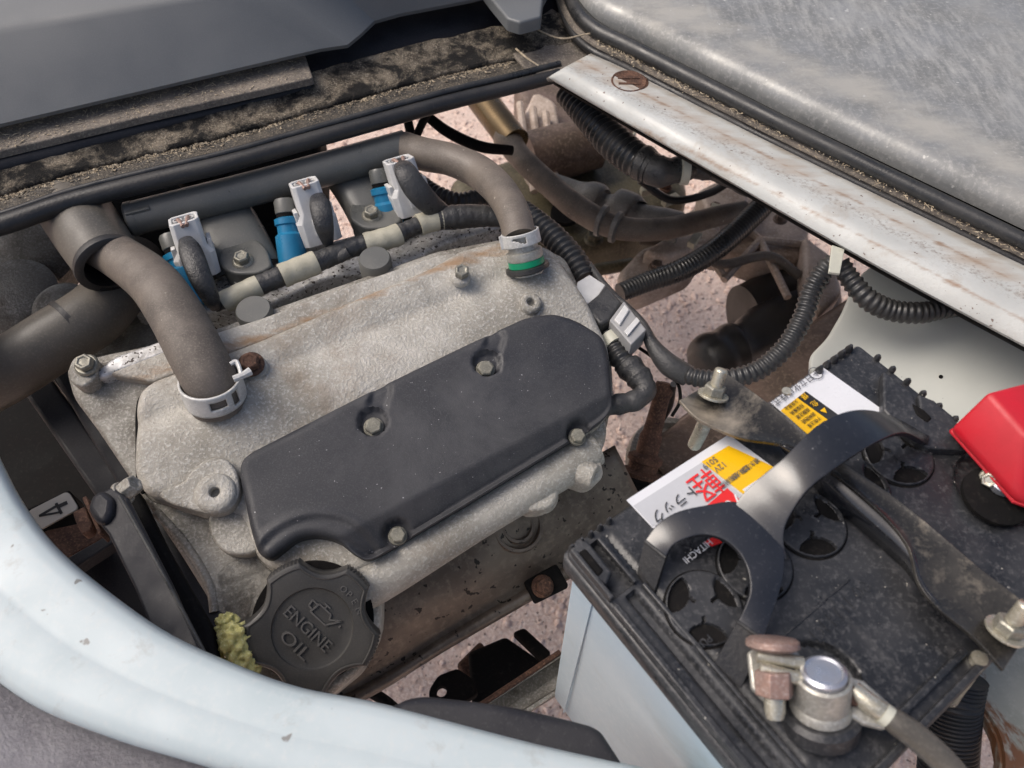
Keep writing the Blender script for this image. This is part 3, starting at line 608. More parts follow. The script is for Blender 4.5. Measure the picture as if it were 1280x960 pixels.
# fuel rail tube
rail = thing('fuel_rail', 'long straight dark grey painted round pipe with a closed end across the intake runners', 'pipe', at(330, 225, .62))
e, P, R = hose([(163, 274, .632, 21), (330, 232, .632, 21), (508, 184, .632, 21)], 40, 30); e.build('pipe', M['paint_grey'], rail, sharp=30)
MB().lathe(P[0], unit(P[0]-P[1]), [(R[0]*1.03, -.004), (R[0]*1.03, .0005), (R[0]*.9, .002), (.0001, .002)], 30).build('end_cap', M['paint_grey'], rail)
sl = at(172, 262, .6415); MB().box(sl, unit(P[5]-P[0])*.008, unit(np.cross(P[5]-P[0], UP))*.0035, (0, 0, .0016)).build('end_tab', M['paint_grey'], rail, bevel=.0006)

# injectors with connectors, three of a kind
ig = 'fuel injectors with grey connectors along the fuel rail'
def injector(lab, top, bot, con, size=1.0, tilt=None, zc=.625, face=0):
    T = thing('fuel_injector', lab, 'fuel injector', at(*bot, .598), group='blue fuel injectors')
    a, b = at(*top, .630), at(*bot, .606); d = unit(b-a); L = np.linalg.norm(b-a)
    MB().lathe(a, d, [(.0001, -.004), (.0065, -.004), (.0075, -.002), (.0075, .006), (.006, .007)], 28).build('grey_cap', M['paint_grey'], T)
    MB().lathe(a, d, [(.0070, .006), (.0070, .009)], 24).build('o_ring', M['black'], T)
    MB().lathe(a, d, [(.0066, .009), (.0090, .010), (.0090, .014), (.0078, .015), (.0078, .020), (.0100, .022), (.0105, L+.006)], 28).build('body', M['blue'], T)
    return T
injector('blue fuel injector nearest the left end of the fuel rail, mostly behind its connector', (214, 300), (240, 372), None)
injector('most visible blue fuel injector in the middle between two runners', (356, 256), (366, 322), None)
injector('blue fuel injector furthest right by the end of the fuel rail', (474, 218), (486, 272), None)
def connector(lab, cx, cy, w, h, boot, z=.628):
    T = thing('injector_connector', lab, 'connector', at(cx, cy, z-.02), group='pale grey injector connectors')
    c = at(cx, cy, z); vx = unit(at(cx+10, cy-3, z)-c)       # across
    ax = unit(at(cx-3, cy-12, z+.0060)-at(cx+4, cy+10, z-.0060)) # long axis, leaning up
    vy = unit(np.cross(ax, vx)); s = depth(c)/FPX; W, H = w*s/2, h*s/2
    # main housing: two-bore socket block with hollow upper end
    mb = MB(); rows = []
    outl = [(-1, -.75), (-.75, -1), (.75, -1), (1, -.75), (1, .75), (.75, 1), (-.75, 1), (-1, .75)]
    rg = lambda k, kk, hh: [c+vx*W*k*a*1.0+vy*W*kk*b+ax*hh for a, b in outl]
    secs = [rg(1.18, .95, -H), rg(1.22, .95, -H*.2), rg(.88, .80, H*.08), rg(.84, .75, H), rg(.66, .55, H), rg(.66, .55, H*.72)]
    v = [p for r_ in secs for p in r_]; n = len(secs); f = [(i*8+k, i*8+(k+1) % 8, (i+1)*8+(k+1) % 8, (i+1)*8+k) for i in range(n-1) for k in range(8)]
    f += [tuple(range(8))[::-1], tuple((n-1)*8+k for k in range(8))]
    MB().add(v, f).build('housing', M['conn'], T, bevel=.0006, sharp=30)
    MB().box(c+vy*W*.98-ax*H*.2+vx*W*.15, vx*W*.35, vy*W*.22, ax*H*.5).build('latch', M['conn'], T, bevel=.0005)
    MB().box(c-vy*W*.9-ax*H*.4, vx*W*.3, vy*W*.15, ax*H*.3).build('latch', M['conn'], T, bevel=.0005)
    for k in (-1, 1):
        MB().box(c+vx*W*1.05*k-ax*H*.35, vx*W*.12, vy*W*.6, ax*H*.55).build('side_rib', M['conn'], T, bevel=.0004)
        MB().lathe(c+vx*W*.33*k+ax*H*.70, ax, [(W*.27, 0), (W*.27, H*.30), (W*.2, H*.30), (W*.2, H*.1)], 16, close=False).build('socket_ring', M['conn'], T)
        MB().tube(spline([c+vx*W*.33*k+ax*H*.6, c+vx*W*.3*k+ax*H*1.02-vy*W*.1, c+vx*W*.1*k+ax*H*.9+(-vy if (-vy)[1] < 0 else vy)*W*.9], 10), W*.12, 8).build('wire', M['copper'], T)
    P, R = pxpath(boot, 26)
    MB().tube(P, R, 16, flat=.55).build('boot', M['tape_black'], T)
    return T
connector('pale grey injector connector nearest the dusty breather hose, long black boot', 240, 308, 42, 74, [(232, 300, .640, 9), (238, 314, .6435, 14), (250, 345, .638, 14), (263, 372, .626, 11), (270, 386, .614, 6)])
connector('pale grey injector connector in the middle standing beside the visible blue injector', 391, 264, 41, 76, [(396, 243, .640, 8), (400, 256, .645, 13), (405, 282, .638, 12), (409, 300, .625, 8), (412, 312, .614, 4)])
connector('pale grey injector connector under the right end of the fuel rail', 508, 232, 42, 68, [(501, 202, .643, 9), (507, 214, .650, 14), (520, 236, .642, 16), (540, 257, .628, 14), (558, 268, .616, 10)])

# taped harness along the flange
har = thing('taped_wiring_harness', 'black taped wiring harness with cream tape bands crossing in front of the intake runners', 'wiring', at(400, 330, .61))
hp = [(268, 384, .612, 7), (300, 368, .616, 12), (340, 350, .617, 13), (400, 326, .617, 13), (440, 310, .617, 12), (490, 296, .617, 12), (530, 279, .617, 11), (565, 272, .616, 15), (600, 270, .614, 14), (628, 272, .612, 12)]
P, R = pxpath(hp, 140); R0 = R.copy(); R = R*(1+.05*np.sin(np.arange(140)*1.7)*np.random.rand(140)); MB().tube(P, R, 20).build('taped_bundle', M['tape_black'], har, sharp=70)
def band_px(xa, xb, k):
    X_ = np.array([640+FPX*((p-CC)@CR)/depth(p) for p in P]); sel = np.where((X_ >= xa) & (X_ <= xb))[0]
    Q = P[sel]; e_ = MB().tube(Q, R0[sel].mean()*k*1.06*(1+.02*np.sin(np.arange(len(sel)))), 20); return e_.build('tape_band', M['tape_cream'], har)
band_px(279, 326, 1.12); band_px(351, 396, 1.10); band_px(455, 500, 1.10); band_px(522, 558, 1.05)
tag(hose([(408, 312, .612, 5), (420, 322, .616, 8), (436, 314, .62, 8)], 12, 10)[0].build('harness_branch', M['tape_black'], har))

# ignition coil cover
ic = thing('coil_cover', 'long black satin plastic cover bolted on the cast valve cover', 'engine cover', PE.p3(.1, -.03, 0))
co = [(303, 594), (306, 580), (318, 570), (450, 502), (575, 441), (655, 404), (690, 399), (718, 408), (750, 428), (757, 450), (762, 515), (752, 528), (735, 540), (600, 622), (480, 694), (460, 704), (442, 694), (426, 680), (400, 673), (374, 677), (356, 692), (342, 703), (328, 697), (318, 670)]
PK = PE.shift(-.002)
k1, k2, k3 = PK.to2(330, 668), PK.to2(470, 652), PK.to2(760, 498)
kd = unit(k3-k2); kn = np.array([kd[1], -kd[0]]); kn = kn if (PK.to2(480, 700)-k2)@kn > 0 else -kn
p1, p2, p3_, p4 = [PK.to2(*q) for q in ((467, 534), (607, 462), (497, 670), (722, 546))]
s1, s2 = PK.to2(478, 495), PK.to2(618, 430); arc0 = PK.to2(398, 735)
def smooth(x): x = np.clip(x, 0, 1); return x*x*(3-2*x)
def cf(v, d, h):
    s = (v-k2)@kn; h = h-.55*np.clip(s, 0, 1)*np.clip(d/.003, 0, 1)
    for p, q in ((p1, s1), (p2, s2)):
        ab_ = q-p; t = np.clip(((v-p)@ab_)/(ab_@ab_), 0, 1); dd = np.linalg.norm(v-(p+t[:, None]*ab_), axis=1); dp = np.linalg.norm(v-p, axis=1)
        m = 1-smooth((dp-.0080)/.0012); h = h*(1-m)+.0078*m
        m2 = (1-smooth((dd-.004)/.003))*.22; h = h-h*m2*smooth((dp-.008)/.004)
    for p in (p3_, p4):
        dp = np.linalg.norm(v-p, axis=1); m = 1-smooth((dp-.0075)/.0015); h = h*(1-m)+.0022*m
    da = np.linalg.norm(v-arc0, axis=1); h = h+.0013*np.exp(-((da-.0405)/.0022)**2)-.0008*np.exp(-((da-.0365)/.0018)**2)
    return np.maximum(h, .0005)
slab(PK, co, rise=.0125, rnd=.0055, depth_=.006, fn=cf, res=.0018, fil=.006, edge=8).build('cover_shell', M['black_plastic'], ic, sharp=70)
for (x, y), hh in zip(((467, 533), (607, 461), (497, 669), (722, 545)), (.0075, .0075, .002, .002)):
    hexbolt(PK.at(x, y, hh+.003)-PK.n*.003, nE, .0053 if hh > .003 else .0048, h=.0048, flange=1.18, parent=ic, rot=x, dimple=False, m='bolt_dull')

# oil filler cap
cap = thing('oil_filler_cap', 'round black plastic engine oil filler cap with five scalloped finger grips', 'oil cap', capc)
axu = unit(PE.at(432, 813)-PE.at(380, 761)); cax = nC; axu = unit(axu-cax*(axu@cax)); ayu = np.cross(cax, axu); 
pcap = Plane(capc, axu, cax)
r_top = at(480, 783, .60)
def pxang(deg):  # picture direction -> angle in the cap plane
    q = pcap.at(398+100*math.cos(math.radians(deg)), 783-100*math.sin(math.radians(deg)))-pcap.at(398, 783); return math.atan2(q@pcap.ey, q@pcap.ex)
angs = [pxang(a) for a in (80, 16, -58, -130, 156)]
RC = .0365
def caprf(depth_s):
    def f(a, r, h):
        g = 0
        for b in angs:
            dd = (a-b+PI) % (2*PI)-PI; g = max(g, max(0, 1-(dd/.37)**2)**.8)
        return r*(1-depth_s*g)
    return f
mb = MB(); CH = .0205; prof = [(.036, 0), (.0365, .002), (.0365, CH-.0028), (.0355, CH-.0008), (.0345, CH-.0003), (.0325, CH)]
def rr(a, r, h):
    base = caprf(.20)(a, r, h)
    if .001 < h < CH-.002:
        lob = caprf(1.0)(a, 1, h)
        if lob > .97: base += .0004*math.cos(a*110)
    return base
nseg = 440
mb.lathe(capc, cax, prof, nseg, rf=rr, x=axu, close=False)
b0 = len(mb.v)-nseg
for (r, h) in [(.0290, CH), (.0226, CH-.0003), (.0216, CH-.0004), (.0210, CH-.0014), (.0205, CH-.0016), (.015, CH-.0016), (.0001, CH-.0016)]:
    for k in range(nseg):
        a = 2*PI*k/nseg; t = min(1, max(0, (r-.0226)/(.0325-.0226))); rad = r*(1-.20*(1-caprf(1)(a, 1, 0))*t); mb.v.append(tuple(capc+cax*h+rad*(axu*math.cos(a)+np.cross(cax, axu)*math.sin(a))))
for i in range(7):
    for k in range(nseg): mb.f.append((b0+i*nseg+k, b0+i*nseg+(k+1) % nseg, b0+(i+1)*nseg+(k+1) % nseg, b0+(i+1)*nseg+k))
mb.build('grip', M['cap'], cap, sharp=35)
# raised border following the scallops
rim = []
for k in range(200):
    a = 2*PI*k/200; rr_ = caprf(.20)(a, .0332, 0); rim.append(capc+cax*(CH+.0001)+rr_*(axu*math.cos(a)+np.cross(cax, axu)*math.sin(a)))
rim.append(rim[0]); MB().tube(rim, .0006, 8, cap=False).build('border_ridge', M['cap'], cap)
MB().lathe(capc, cax, [(.0335, -.012), (.0335, .001)], 48).build('skirt', M['black'], cap)
cc = capc+cax*(CH-.0016); cey = np.cross(cax, axu)
upv = cey if (cey@unit(PE.at(440, 740)-PE.at(398, 783))) > 0 else -cey
M['cap_let'] = mat('cap_lettering', (.085, .082, .078), (.10, .096, .09), None, sc=200, sf=900, rough=.35, bump=.05)
def captext(s, size, dx, dy, ws=1): return text_on(s, size, cc+axu*dx+upv*dy, axu, upv, cax, M['cap_let'], cap, name='lettering', th=.0012, wscale=ws)
captext('ENGINE', .0092, -.0178, -.0048, .98); captext('OIL', .0092, -.0105, -.0150, 1.35)
# oil can pictogram
def bar(a, b, wd=.0008):
    A_, B_ = cc+axu*a[0]+upv*a[1], cc+axu*b[0]+upv*b[1]; dv = unit(B_-A_); A_, B_ = cc+(A_-cc)*.85, cc+(B_-cc)*.85; return (A_+B_)/2, (B_-A_)/2, np.cross(cax, dv)*wd/2, cax*.0011
mb = MB()
can = [(-.0085, .0065), (-.0075, .0135), (.0025, .0135), (.0040, .0105), (.0105, .0150), (.0045, .0065), (-.0085, .0065)]
for a, b in zip(can[:-1], can[1:]): mb.box(*bar(a, b))
for a, b in (((-.003, .0135), (-.003, .0155)), ((-.0055, .0160), (-.0005, .0160)), ((-.0080, .0125), (-.0125, .0125)), ((-.0125, .0125), (-.0118, .0085)), ((-.0118, .0085), (-.0085, .0080)), ((.0120, .0125), (.0120, .0110))): mb.box(*bar(a, b))
mb.build('oil_can_symbol', M['cap_let'], cap)
for i, ch in enumerate('OPEN'):
    a = math.radians(100-i*11); text_on(ch, .0050, capc+cax*CH+(axu*math.cos(a)+upv*math.sin(a))*.0240, unit(axu*math.sin(a)-upv*math.cos(a)), axu*math.cos(a)+upv*math.sin(a), cax, M['cap_let'], cap, name='lettering', th=.0004)
# yellow foam scrap by the cap
fo = thing('foam_scrap', 'torn piece of yellow foam wedged beside the oil cap', 'foam', at(290, 810, .60))
for i, (x, y, r, z) in enumerate(((283, 780, 13, .592), (292, 800, 19, .592), (300, 822, 18, .588), (270, 815, 12, .585), (310, 835, 13, .585))):
    bmx = bmesh.new(); bmesh.ops.create_icosphere(bmx, subdivisions=4, radius=1); c = at(x, y, z); rr_ = r*depth(c)/FPX
    V = [c+np.array(v.co)*rr_*(1+.55*mnoise.noise(Vector(v.co)*2.2+Vector((i*3, 0, 0)))+.25*mnoise.noise(Vector(v.co)*4)+.06*mnoise.noise(Vector(v.co)*14)) for v in bmx.verts]; bmx.verts.index_update(); V = [c+(p-c)*(1+.12*mnoise.noise(Vector((p-c)*900))) for p in V]; F = [tuple(v.index for v in f.verts) for f in bmx.faces]; bmx.free()
    MB().add(V, F).build('foam_lump', M['foam'], fo, sharp=180)

# ================================================================== HOSES
sl = thing('foam_sleeve', 'thick brown grey sleeve open at its lower end around the breather hose', 'sleeve', at(110, 300, .60))
P, R = pxpath([(60, 215, .625, 40), (88, 255, .632, 42), (112, 292, .634, 42), (136, 328, .632, 40)], 30)
n = len(P); v = MB().tube(P, R, 32, cap=False); v.build('tube', M['hose_grey'], sl, solid=.0)
tt = unit(P[-1]-P[-2]); MB().lathe(P[-1], tt, [(R[-1]*1.0, -.003), (R[-1]*1.06, 0), (R[-1]*1.05, .003), (R[-1]*.98, .0042), (R[-1]*.80, .0042), (R[-1]*.76, .002), (R[-1]*.74, -.03)], 36, close=False).build('end_ring', M['rubber'], sl)
h1 = thing('breather_hose', 'dusty brown rubber breather hose bending down to the valve cover with a pale spring clamp', 'hose', PE.at(272, 500))
hpts = [(112, 300, .630, 27), (150, 322, .636, 28), (190, 352, .641, 31), (218, 390, .643, 33), (242, 435, .642, 34), (262, 475, .636, 33.5), (273, 505, PE.at(273, 505, .002)[2], 33)]
e, P, R = hose(hpts, 70, 32); e.build('tube', M['hose_brown'], h1)
dv = unit(P[-3]-P[-1]); co_ = P[-1]+dv*.0125
tocam = unit(CC-co_)
band(co_+dv*.001, dv, R[-1]*1.035, .0150, holes=((166, 196, .30, .72, .0), (206, 222, .20, .80)), parent=h1, x=-tocam, seg=90)
for pts_ in ([(288, 455, .648, 2.6), (296, 452, .648, 2.6), (301, 470, .646, 2.6), (292, 474, .646, 2.6)], [(292, 474, .646, 4.5), (304, 469, .6455, 4.5), (313, 464, .645, 5.5)]):
    e, _, _ = hose(pts_, 20, 8); e.build('clamp_ear', M['steel'], h1)
h2 = thing('coolant_hose', 'thick grey rubber hose leaving the left edge of the picture', 'hose', at(60, 430, .58))
e, P, R = hose([(-160, 560, .575, 42), (-60, 500, .585, 41), (10, 462, .592, 40), (70, 424, .596, 39), (120, 392, .596, 38), (152, 355, .592, 34), (175, 320, .585, 30)], 60, 30); e.build('tube', M['hose_grey'], h2)
P2, R2 = pxpath([(88, 412, .5965, 39.6), (94, 408, .5965, 39.7)], 4); MB().tube(P2, R2, 30).build('seam_ring', M['rubber'], h2)
h3 = thing('purge_hose', 'brown grey rubber hose curving from the fuel rail end down to the green ringed outlet', 'hose', at(655, 340, .60))
e, P, R = hose([(505, 186, .632, 21), (530, 193, .634, 20.5), (565, 200, .636, 20), (600, 216, .636, 21), (626, 240, .642, 21), (642, 268, .646, 21), (650, 298, .642, 21)], 60, 26); e.build('tube', M['hose_brown'], h3)
a, b = at(650, 292, .6435), PE.at(661, 342, .001); d = unit(b-a); Lh = np.linalg.norm(b-a); Rh = 20.5*depth(a)/FPX; tocam = unit(CC-a)
MB().lathe(a, d, [(Rh*.93, 0), (Rh*.93, Lh)], 30).build('outlet_pipe', M['clamp_metal'], h3)
band(a+d*Lh*.10, d, Rh*1.06, .0085, holes=((165, 205, .25, .8, .4),), parent=h3, x=-tocam)
MB().box(a+d*Lh*.12+unit(np.cross(d, tocam))*Rh*1.15+tocam*Rh*.3, d*.0045, unit(np.cross(d, tocam))*.0018, tocam*.0007).build('clamp_ear', M['steel'], h3, bevel=.0003)
MB().lathe(a+d*Lh*.40, d, [(Rh*.95, 0), (Rh*1.12, .0005), (Rh*1.14, .005), (Rh*1.1, .0060), (Rh*.95, .0062)], 30).build('collar', M['clamp_metal'], h3)
MB().lathe(a+d*Lh*.40, d, [(Rh*.95, .0060), (Rh*1.12, .0062), (Rh*1.14, .0102), (Rh*.95, .0110)], 30).build('green_ring', M['green'], h3)
MB().lathe(a+d*Lh*.40, d, [(Rh*1.15, .0105), (Rh*1.35, .0110), (Rh*1.38, .0135), (Rh*1.1, .0150)], 30).build('rubber_seal', M['rubber'], h3)
MB().lathe(P[-5]+tocam*R[-5]*.9+unit(np.cross(d, tocam))*Rh*.3, tocam, [(.0022, -.001), (.0022, .0006), (.0001, .0007)], 14).build('paint_dot', M['tie'], h3)

def simple_hose(name, lab, cat, pts, m, seg=18, n=60, part='tube', group=None):
    t = thing(name, lab, cat, at(pts[0][0], pts[0][1], pts[0][2]-.01), group)
    e_, P_, R_ = hose(pts, n, seg); e_.build(part, M[m], t); return t, P_, R_
bt, P, R = simple_hose('brake_pipe', 'brass sleeved rubber pipe slanting down from under the ledge behind the engine', 'pipe', [(632, 170, .50, 17), (650, 196, .50, 15), (690, 234, .495, 15), (725, 262, .49, 16), (770, 284, .485, 15), (830, 286, .48, 14), (890, 272, .475, 13), (930, 262, .47, 12)], 'hose_brown')
e, P, R = hose([(570, 70, .505, 19), (590, 105, .505, 19), (618, 145, .503, 19), (644, 178, .501, 19)], 20); e.build('brass_sleeve', M['brass'], bt)
for x, y, z in ((752, 276, .488), (770, 284, .486)):
    c = at(x, y, z); MB().lathe(c, unit(at(x+20, y+7, z)-c), [(.010, -.0035), (.0155, -.002), (.0155, .002), (.010, .0035)], 26).build('grommet', M['grey_rubber'], bt)
simple_hose('black_cable', 'thin black cable drooping over the bright ground gap behind the fuel rail', 'cable', [(508, 128, .60, 5), (530, 142, .60, 6), (560, 165, .59, 7), (600, 183, .58, 7), (640, 188, .57, 6)], 'black', 12)
simple_hose('black_cable', 'thin black cable standing upright by the end of the fuel rail', 'cable', [(505, 118, .60, 5), (508, 140, .60, 5.5), (514, 170, .60, 6), (520, 188, .60, 6)], 'black', 12)
simple_hose('black_cable', 'thin black cable crossing diagonally between the two other cables', 'cable', [(556, 118, .605, 4), (545, 130, .605, 4.5), (530, 150, .605, 5), (518, 176, .605, 5)], 'black', 12)

# corrugated conduits
def conduit_thing(lab, pts, pitch=.0032, amp=.13, m='conduit', seg=20):
    t = thing('corrugated_conduit', lab, 'conduit', at(pts[0][0], pts[0][1], pts[0][2]-.01)); mb_, P_, R_ = conduit(pts, pitch, amp, seg); mb_.build('ribbed_sleeve', M[m], t, sharp=80); return t, P_, R_
cA, P, R = conduit_thing('corrugated black conduit curving up from the battery bracket to the cable tie on the rail', [(845, 462, .585, 10), (870, 472, .59, 12), (905, 474, .595, 13), (945, 464, .60, 13), (980, 436, .61, 13), (1002, 400, .62, 13), (1014, 365, .63, 13), (1030, 338, .64, 13), (1046, 326, .645, 12)], .0040)
cB, P, R = conduit_thing('corrugated black conduit sagging right of the cable tie beneath the rail', [(1050, 328, .645, 12), (1062, 348, .64, 13), (1085, 374, .635, 14), (1115, 388, .63, 14), (1150, 391, .63, 14), (1185, 386, .63, 12), (1240, 384, .625, 11), (1330, 410, .62, 11)], .0040)
cC, P, R = conduit_thing('thick corrugated black conduit under the left end of the rail ending in tape', [(705, 118, .60, 12), (735, 146, .60, 18), (765, 176, .60, 22), (795, 200, .60, 22), (815, 212, .60, 20)], .0058, .12)
e, P, R = hose([(800, 202, .60, 22), (820, 213, .60, 20), (838, 214, .60, 17), (870, 208, .60, 16), (900, 215, .60, 14), (940, 235, .60, 13)], 40, 20, wob=.1); e.build('tape_wrap', M['tape_black'], cC, sharp=80)
P2, R2 = pxpath([(851, 211, .604, 20), (860, 211, .604, 20)], 5); MB().tube(P2, R2, 24).build('tie_band', M['tie'], cC)
cD, P, R = conduit_thing('flat corrugated conduit running down from the green ringed outlet to the grey connector', [(655, 262, .59, 12), (672, 278, .592, 15), (695, 300, .592, 17), (718, 328, .59, 18), (732, 350, .588, 15)], .0048, .16)
cE, P, R = conduit_thing('fine ribbed black conduit crossing over the pink ground gap towards the rail', [(775, 366, .48, 12), (810, 352, .48, 13), (850, 338, .485, 14), (890, 315, .49, 14), (925, 285, .495, 14), (955, 255, .50, 14), (980, 225, .505, 14)], .0035, .06)
cF, P, R = conduit_thing('short corrugated conduit hanging below the grey connector pair', [(755, 408, .588, 12), (765, 428, .588, 14), (776, 448, .588, 15), (790, 466, .586, 15)], .0040, .12)
e, P, R = hose([(784, 456, .587, 17), (800, 474, .586, 16), (806, 488, .585, 14), (795, 500, .584, 13), (770, 506, .583, 13), (748, 510, .582, 11)], 40, 20, wob=.12); e.build('tape_wrap', M['tape_black'], cF, sharp=80)
P2, R2 = pxpath([(762, 421, .589, 15), (770, 432, .589, 15)], 5); MB().tube(P2, R2, 24).build('tie_band', M['tie'], cF)
simple_hose('black_wire', 'thin black wire running from the grey connector pair down over the pink ground', 'wire', [(735, 330, .592, 5), (760, 362, .594, 5), (800, 400, .596, 5), (815, 430, .594, 9), (835, 455, .59, 14), (860, 470, .585, 14)], 'tape_black', 12)
simple_hose('black_wire', 'thin black wire looping low below the grey connector pair', 'wire', [(795, 432, .585, 2.2), (820, 450, .58, 2.2), (845, 475, .575, 2.2), (850, 500, .57, 2.2), (840, 520, .56, 2.2)], 'black', 8)
tieo = thing('cable_tie', 'pale cable tie holding the conduit loop to the lower edge of the rail', 'cable tie', at(1045, 325, .64))
sheet([at(1040, 306, .658), at(1056, 311, .658), at(1050, 342, .652), at(1036, 340, .652)], UP, .002, 'strap', M['tie'], tieo, bevel=.0004)
# grey connector pair
cp = thing('connector_pair', 'pair of grey electrical connectors joined by a black body right of the engine cover', 'connector', at(765, 385, .58))
def pxbox(poly, z, th, name, m, par, bev=.0008): return sheet([at(x, y, z) for x, y in poly], UP, th, name, M[m], par, bevel=bev)
pxbox([(722, 352), (737, 343), (757, 356), (747, 372), (727, 384), (718, 371)], .600, .014, 'connector_shell', 'conn', cp)
pxbox([(729, 383), (748, 367), (758, 354), (778, 378), (762, 400), (750, 405)], .603, .018, 'connector_body', 'tape_black', cp, .002)
pxbox([(762, 400), (780, 376), (808, 412), (789, 431)], .604, .016, 'connector_shell', 'conn2', cp)
pxbox([(768, 399), (781, 380), (787, 387), (775, 406)], .606, .004, 'connector_latch', 'conn', cp)
pxbox([(780, 414), (796, 396), (800, 401), (785, 419)], .606, .002, 'connector_rib', 'conn', cp, .0004)

# ================================================================== UNDERBODY, RIGHT AND LOWER
hs = thing('heat_shield', 'brown speckled curved metal heat shield below the engine', 'heat shield', at(600, 740, .48))
sa = [(380, 800), (480, 745), (600, 672), (700, 612), (775, 570)]
sb = [(400, 905), (480, 862), (560, 812), (705, 728), (820, 660)]
rows = []
for t, z in [(-.15, .535), (0, .532), (.15, .528), (.35, .520), (.55, .508), (.70, .496), (.78, .488), (.83, .486), (.87, .488), (.93, .488), (.97, .486), (1.0, .482)]:
    rows.append(spline([at(x, y, z) for x, y in lerp_px(sa, sb, t)], 60))
MB().loft(rows).build('shield_plate', M['shield'], hs, solid=.002, sharp=60)
c = at(648, 658, .528); nn = unit([.25, -.35, .9])
for r in (.016, .010): MB().lathe(c, nn, [(r+.002, -.002), (r+.001, .0008), (r-.001, .0008), (r-.002, -.002)], 40, close=False).build('embossed_ring', M['shield'], hs)
hexbolt(at(678, 733, .493), unit([.2, -.3, .9]), .0058, parent=hs, m='rust')
MB().box(at(682, 730, .488), (.012, .006, 0), (-.004, .008, 0), (0, 0, .0035)).build('clip', M['black'], hs, bevel=.002)
br = thing('mount_bracket', 'rusty dark bracket with a round hole under the heat shield', 'bracket', at(560, 860, .40))
pb = level(.43)
slab(pb, [(537, 862), (548, 845), (572, 836), (592, 850), (598, 868), (570, 884), (545, 882), (536, 872)], rise=.002, rnd=.001, depth_=.006, res=.003, fil=.003, holes=[(pb.to2(552, 865), .0038)]).build('hole_tab', M['black'], br)
sheet([at(585, 815, .40), at(632, 795, .40), at(690, 835, .40), at(640, 885, .40), at(590, 880, .40)], UP, .03, 'block', M['black'], br, bevel=.003)
sheet([at(570, 830, .38), at(600, 800, .38), at(640, 850, .38), at(600, 890, .38)], UP, .02, 'side_plate', M['rust'], br, bevel=.003)
sheet([at(640, 790, .42), at(655, 783, .42), at(690, 815, .42), at(680, 828, .42)], UP, .012, 'arm', M['black'], br, bevel=.003)
e, _, _ = hose([(455, 860, .45, 7), (480, 875, .44, 7), (500, 892, .43, 7)], 10, 10); e.build('rod', M['black'], br)
xm = thing('cross_member', 'rust edged metal cross channel running under the battery', 'cross member', at(650, 860, .42))
ca = [(560, 925), (590, 885), (690, 818), (800, 745)]; 
ca = [(560, 905), (600, 881), (690, 822), (800, 750)]; cb = [(600, 945), (650, 900), (740, 842), (850, 770)]
rows = [spline([at(x, y, z) for x, y in lerp_px(ca, cb, t)], 20) for t, z in ((0, .44), (.05, .455), (.12, .455), (.16, .44), (.5, .435), (.8, .437), (.84, .45), (.95, .45), (1, .43))]
MB().loft(rows).build('channel', M['cast_dark'], xm, solid=.002, sharp=40)
e, _, _ = hose([(598, 883, .456, 3.5), (645, 852, .456, 3.5), (700, 815, .456, 3.5)], 16, 8); e.build('rust_edge', M['rust'], xm)
# plastic cover standing behind the sill, in front of the battery
fcv = thing('front_plastic_cover', 'dark grey plastic cover rising just behind the white sill in front of the battery', 'cover', at(630, 910, .61))
slab(level(.648), [(440, 905), (495, 884), (512, 876), (532, 873), (580, 878), (640, 886), (700, 900), (738, 910), (750, 917), (775, 955), (800, 1000), (640, 980), (500, 930)], rise=.007, rnd=.004, depth_=.03, res=.004, fil=.006).build('shell', M['belt_guard'], fcv)

# left side: belt guard, bars, tag
gd = thing('belt_guard', 'black bent metal guard arm bolted by a rusty bracket at the left of the engine', 'guard', at(180, 720, .56))
sheet([at(x, y, .625) for x, y in ((120, 618), (140, 608), (160, 622), (215, 730), (252, 812), (262, 830), (215, 815), (190, 790), (168, 735), (135, 668), (112, 640))], UP, .004, 'arm_plate', M['belt_guard'], gd, bevel=.0015)
sheet([at(x, y, .629) for x, y in ((108, 636), (113, 618), (128, 610), (142, 622), (140, 640), (130, 655), (118, 650))], UP, .010, 'arm_end', M['belt_guard'], gd, bevel=.004)
e, _, _ = hose([(150, 620, .6285, 2.5), (200, 710, .6285, 2.5), (258, 820, .6285, 2.5)], 16, 8); e.build('arm_edge', M['conduit'], gd)
sheet([at(x, y, .600) for x, y in ((150, 612), (172, 612), (205, 680), (262, 780), (272, 830), (240, 820), (200, 730))], UP, .012, 'rear_plate', M['black'], gd, bevel=.003)
sheet([at(x, y, .617) for x, y in ((90, 640), (106, 632), (115, 655), (112, 663), (102, 668), (94, 652))], UP, .008, 'rusty_bracket', M['rust'], gd, bevel=.0012)
sheet([at(x, y, .622) for x, y in ((102, 622), (107, 619), (127, 664), (123, 668))], UP, .012, 'rusty_washer_plate', M['rust'], gd, bevel=.0008)
hexbolt(at(152, 618, .618), unit([.8, .4, .5]), .006, h=.010, flange=1.2, parent=gd, m='cast_dark')
sheet([at(x, y, .575) for x, y in ((40, 672), (60, 690), (75, 702), (130, 672), (118, 650), (60, 662))], UP, .003, 'rusty_shelf', M['rust'], gd, bevel=.001)
sheet([at(x, y, .59) for x, y in ((75, 702), (128, 672), (150, 655), (152, 672), (90, 712))], UP, .01, 'cross_flap', M['belt_guard'], gd, bevel=.001)
sheet([at(x, y, .54) for x, y in ((60, 700), (170, 655), (260, 820), (280, 860), (200, 850), (60, 800))], UP, .01, 'back_plate', M['belt_guard'], gd, bevel=.003)
bars = thing('black_frame_bars', 'pair of long black frame bars between the battery tag and the engine', 'frame', at(110, 560, .5))
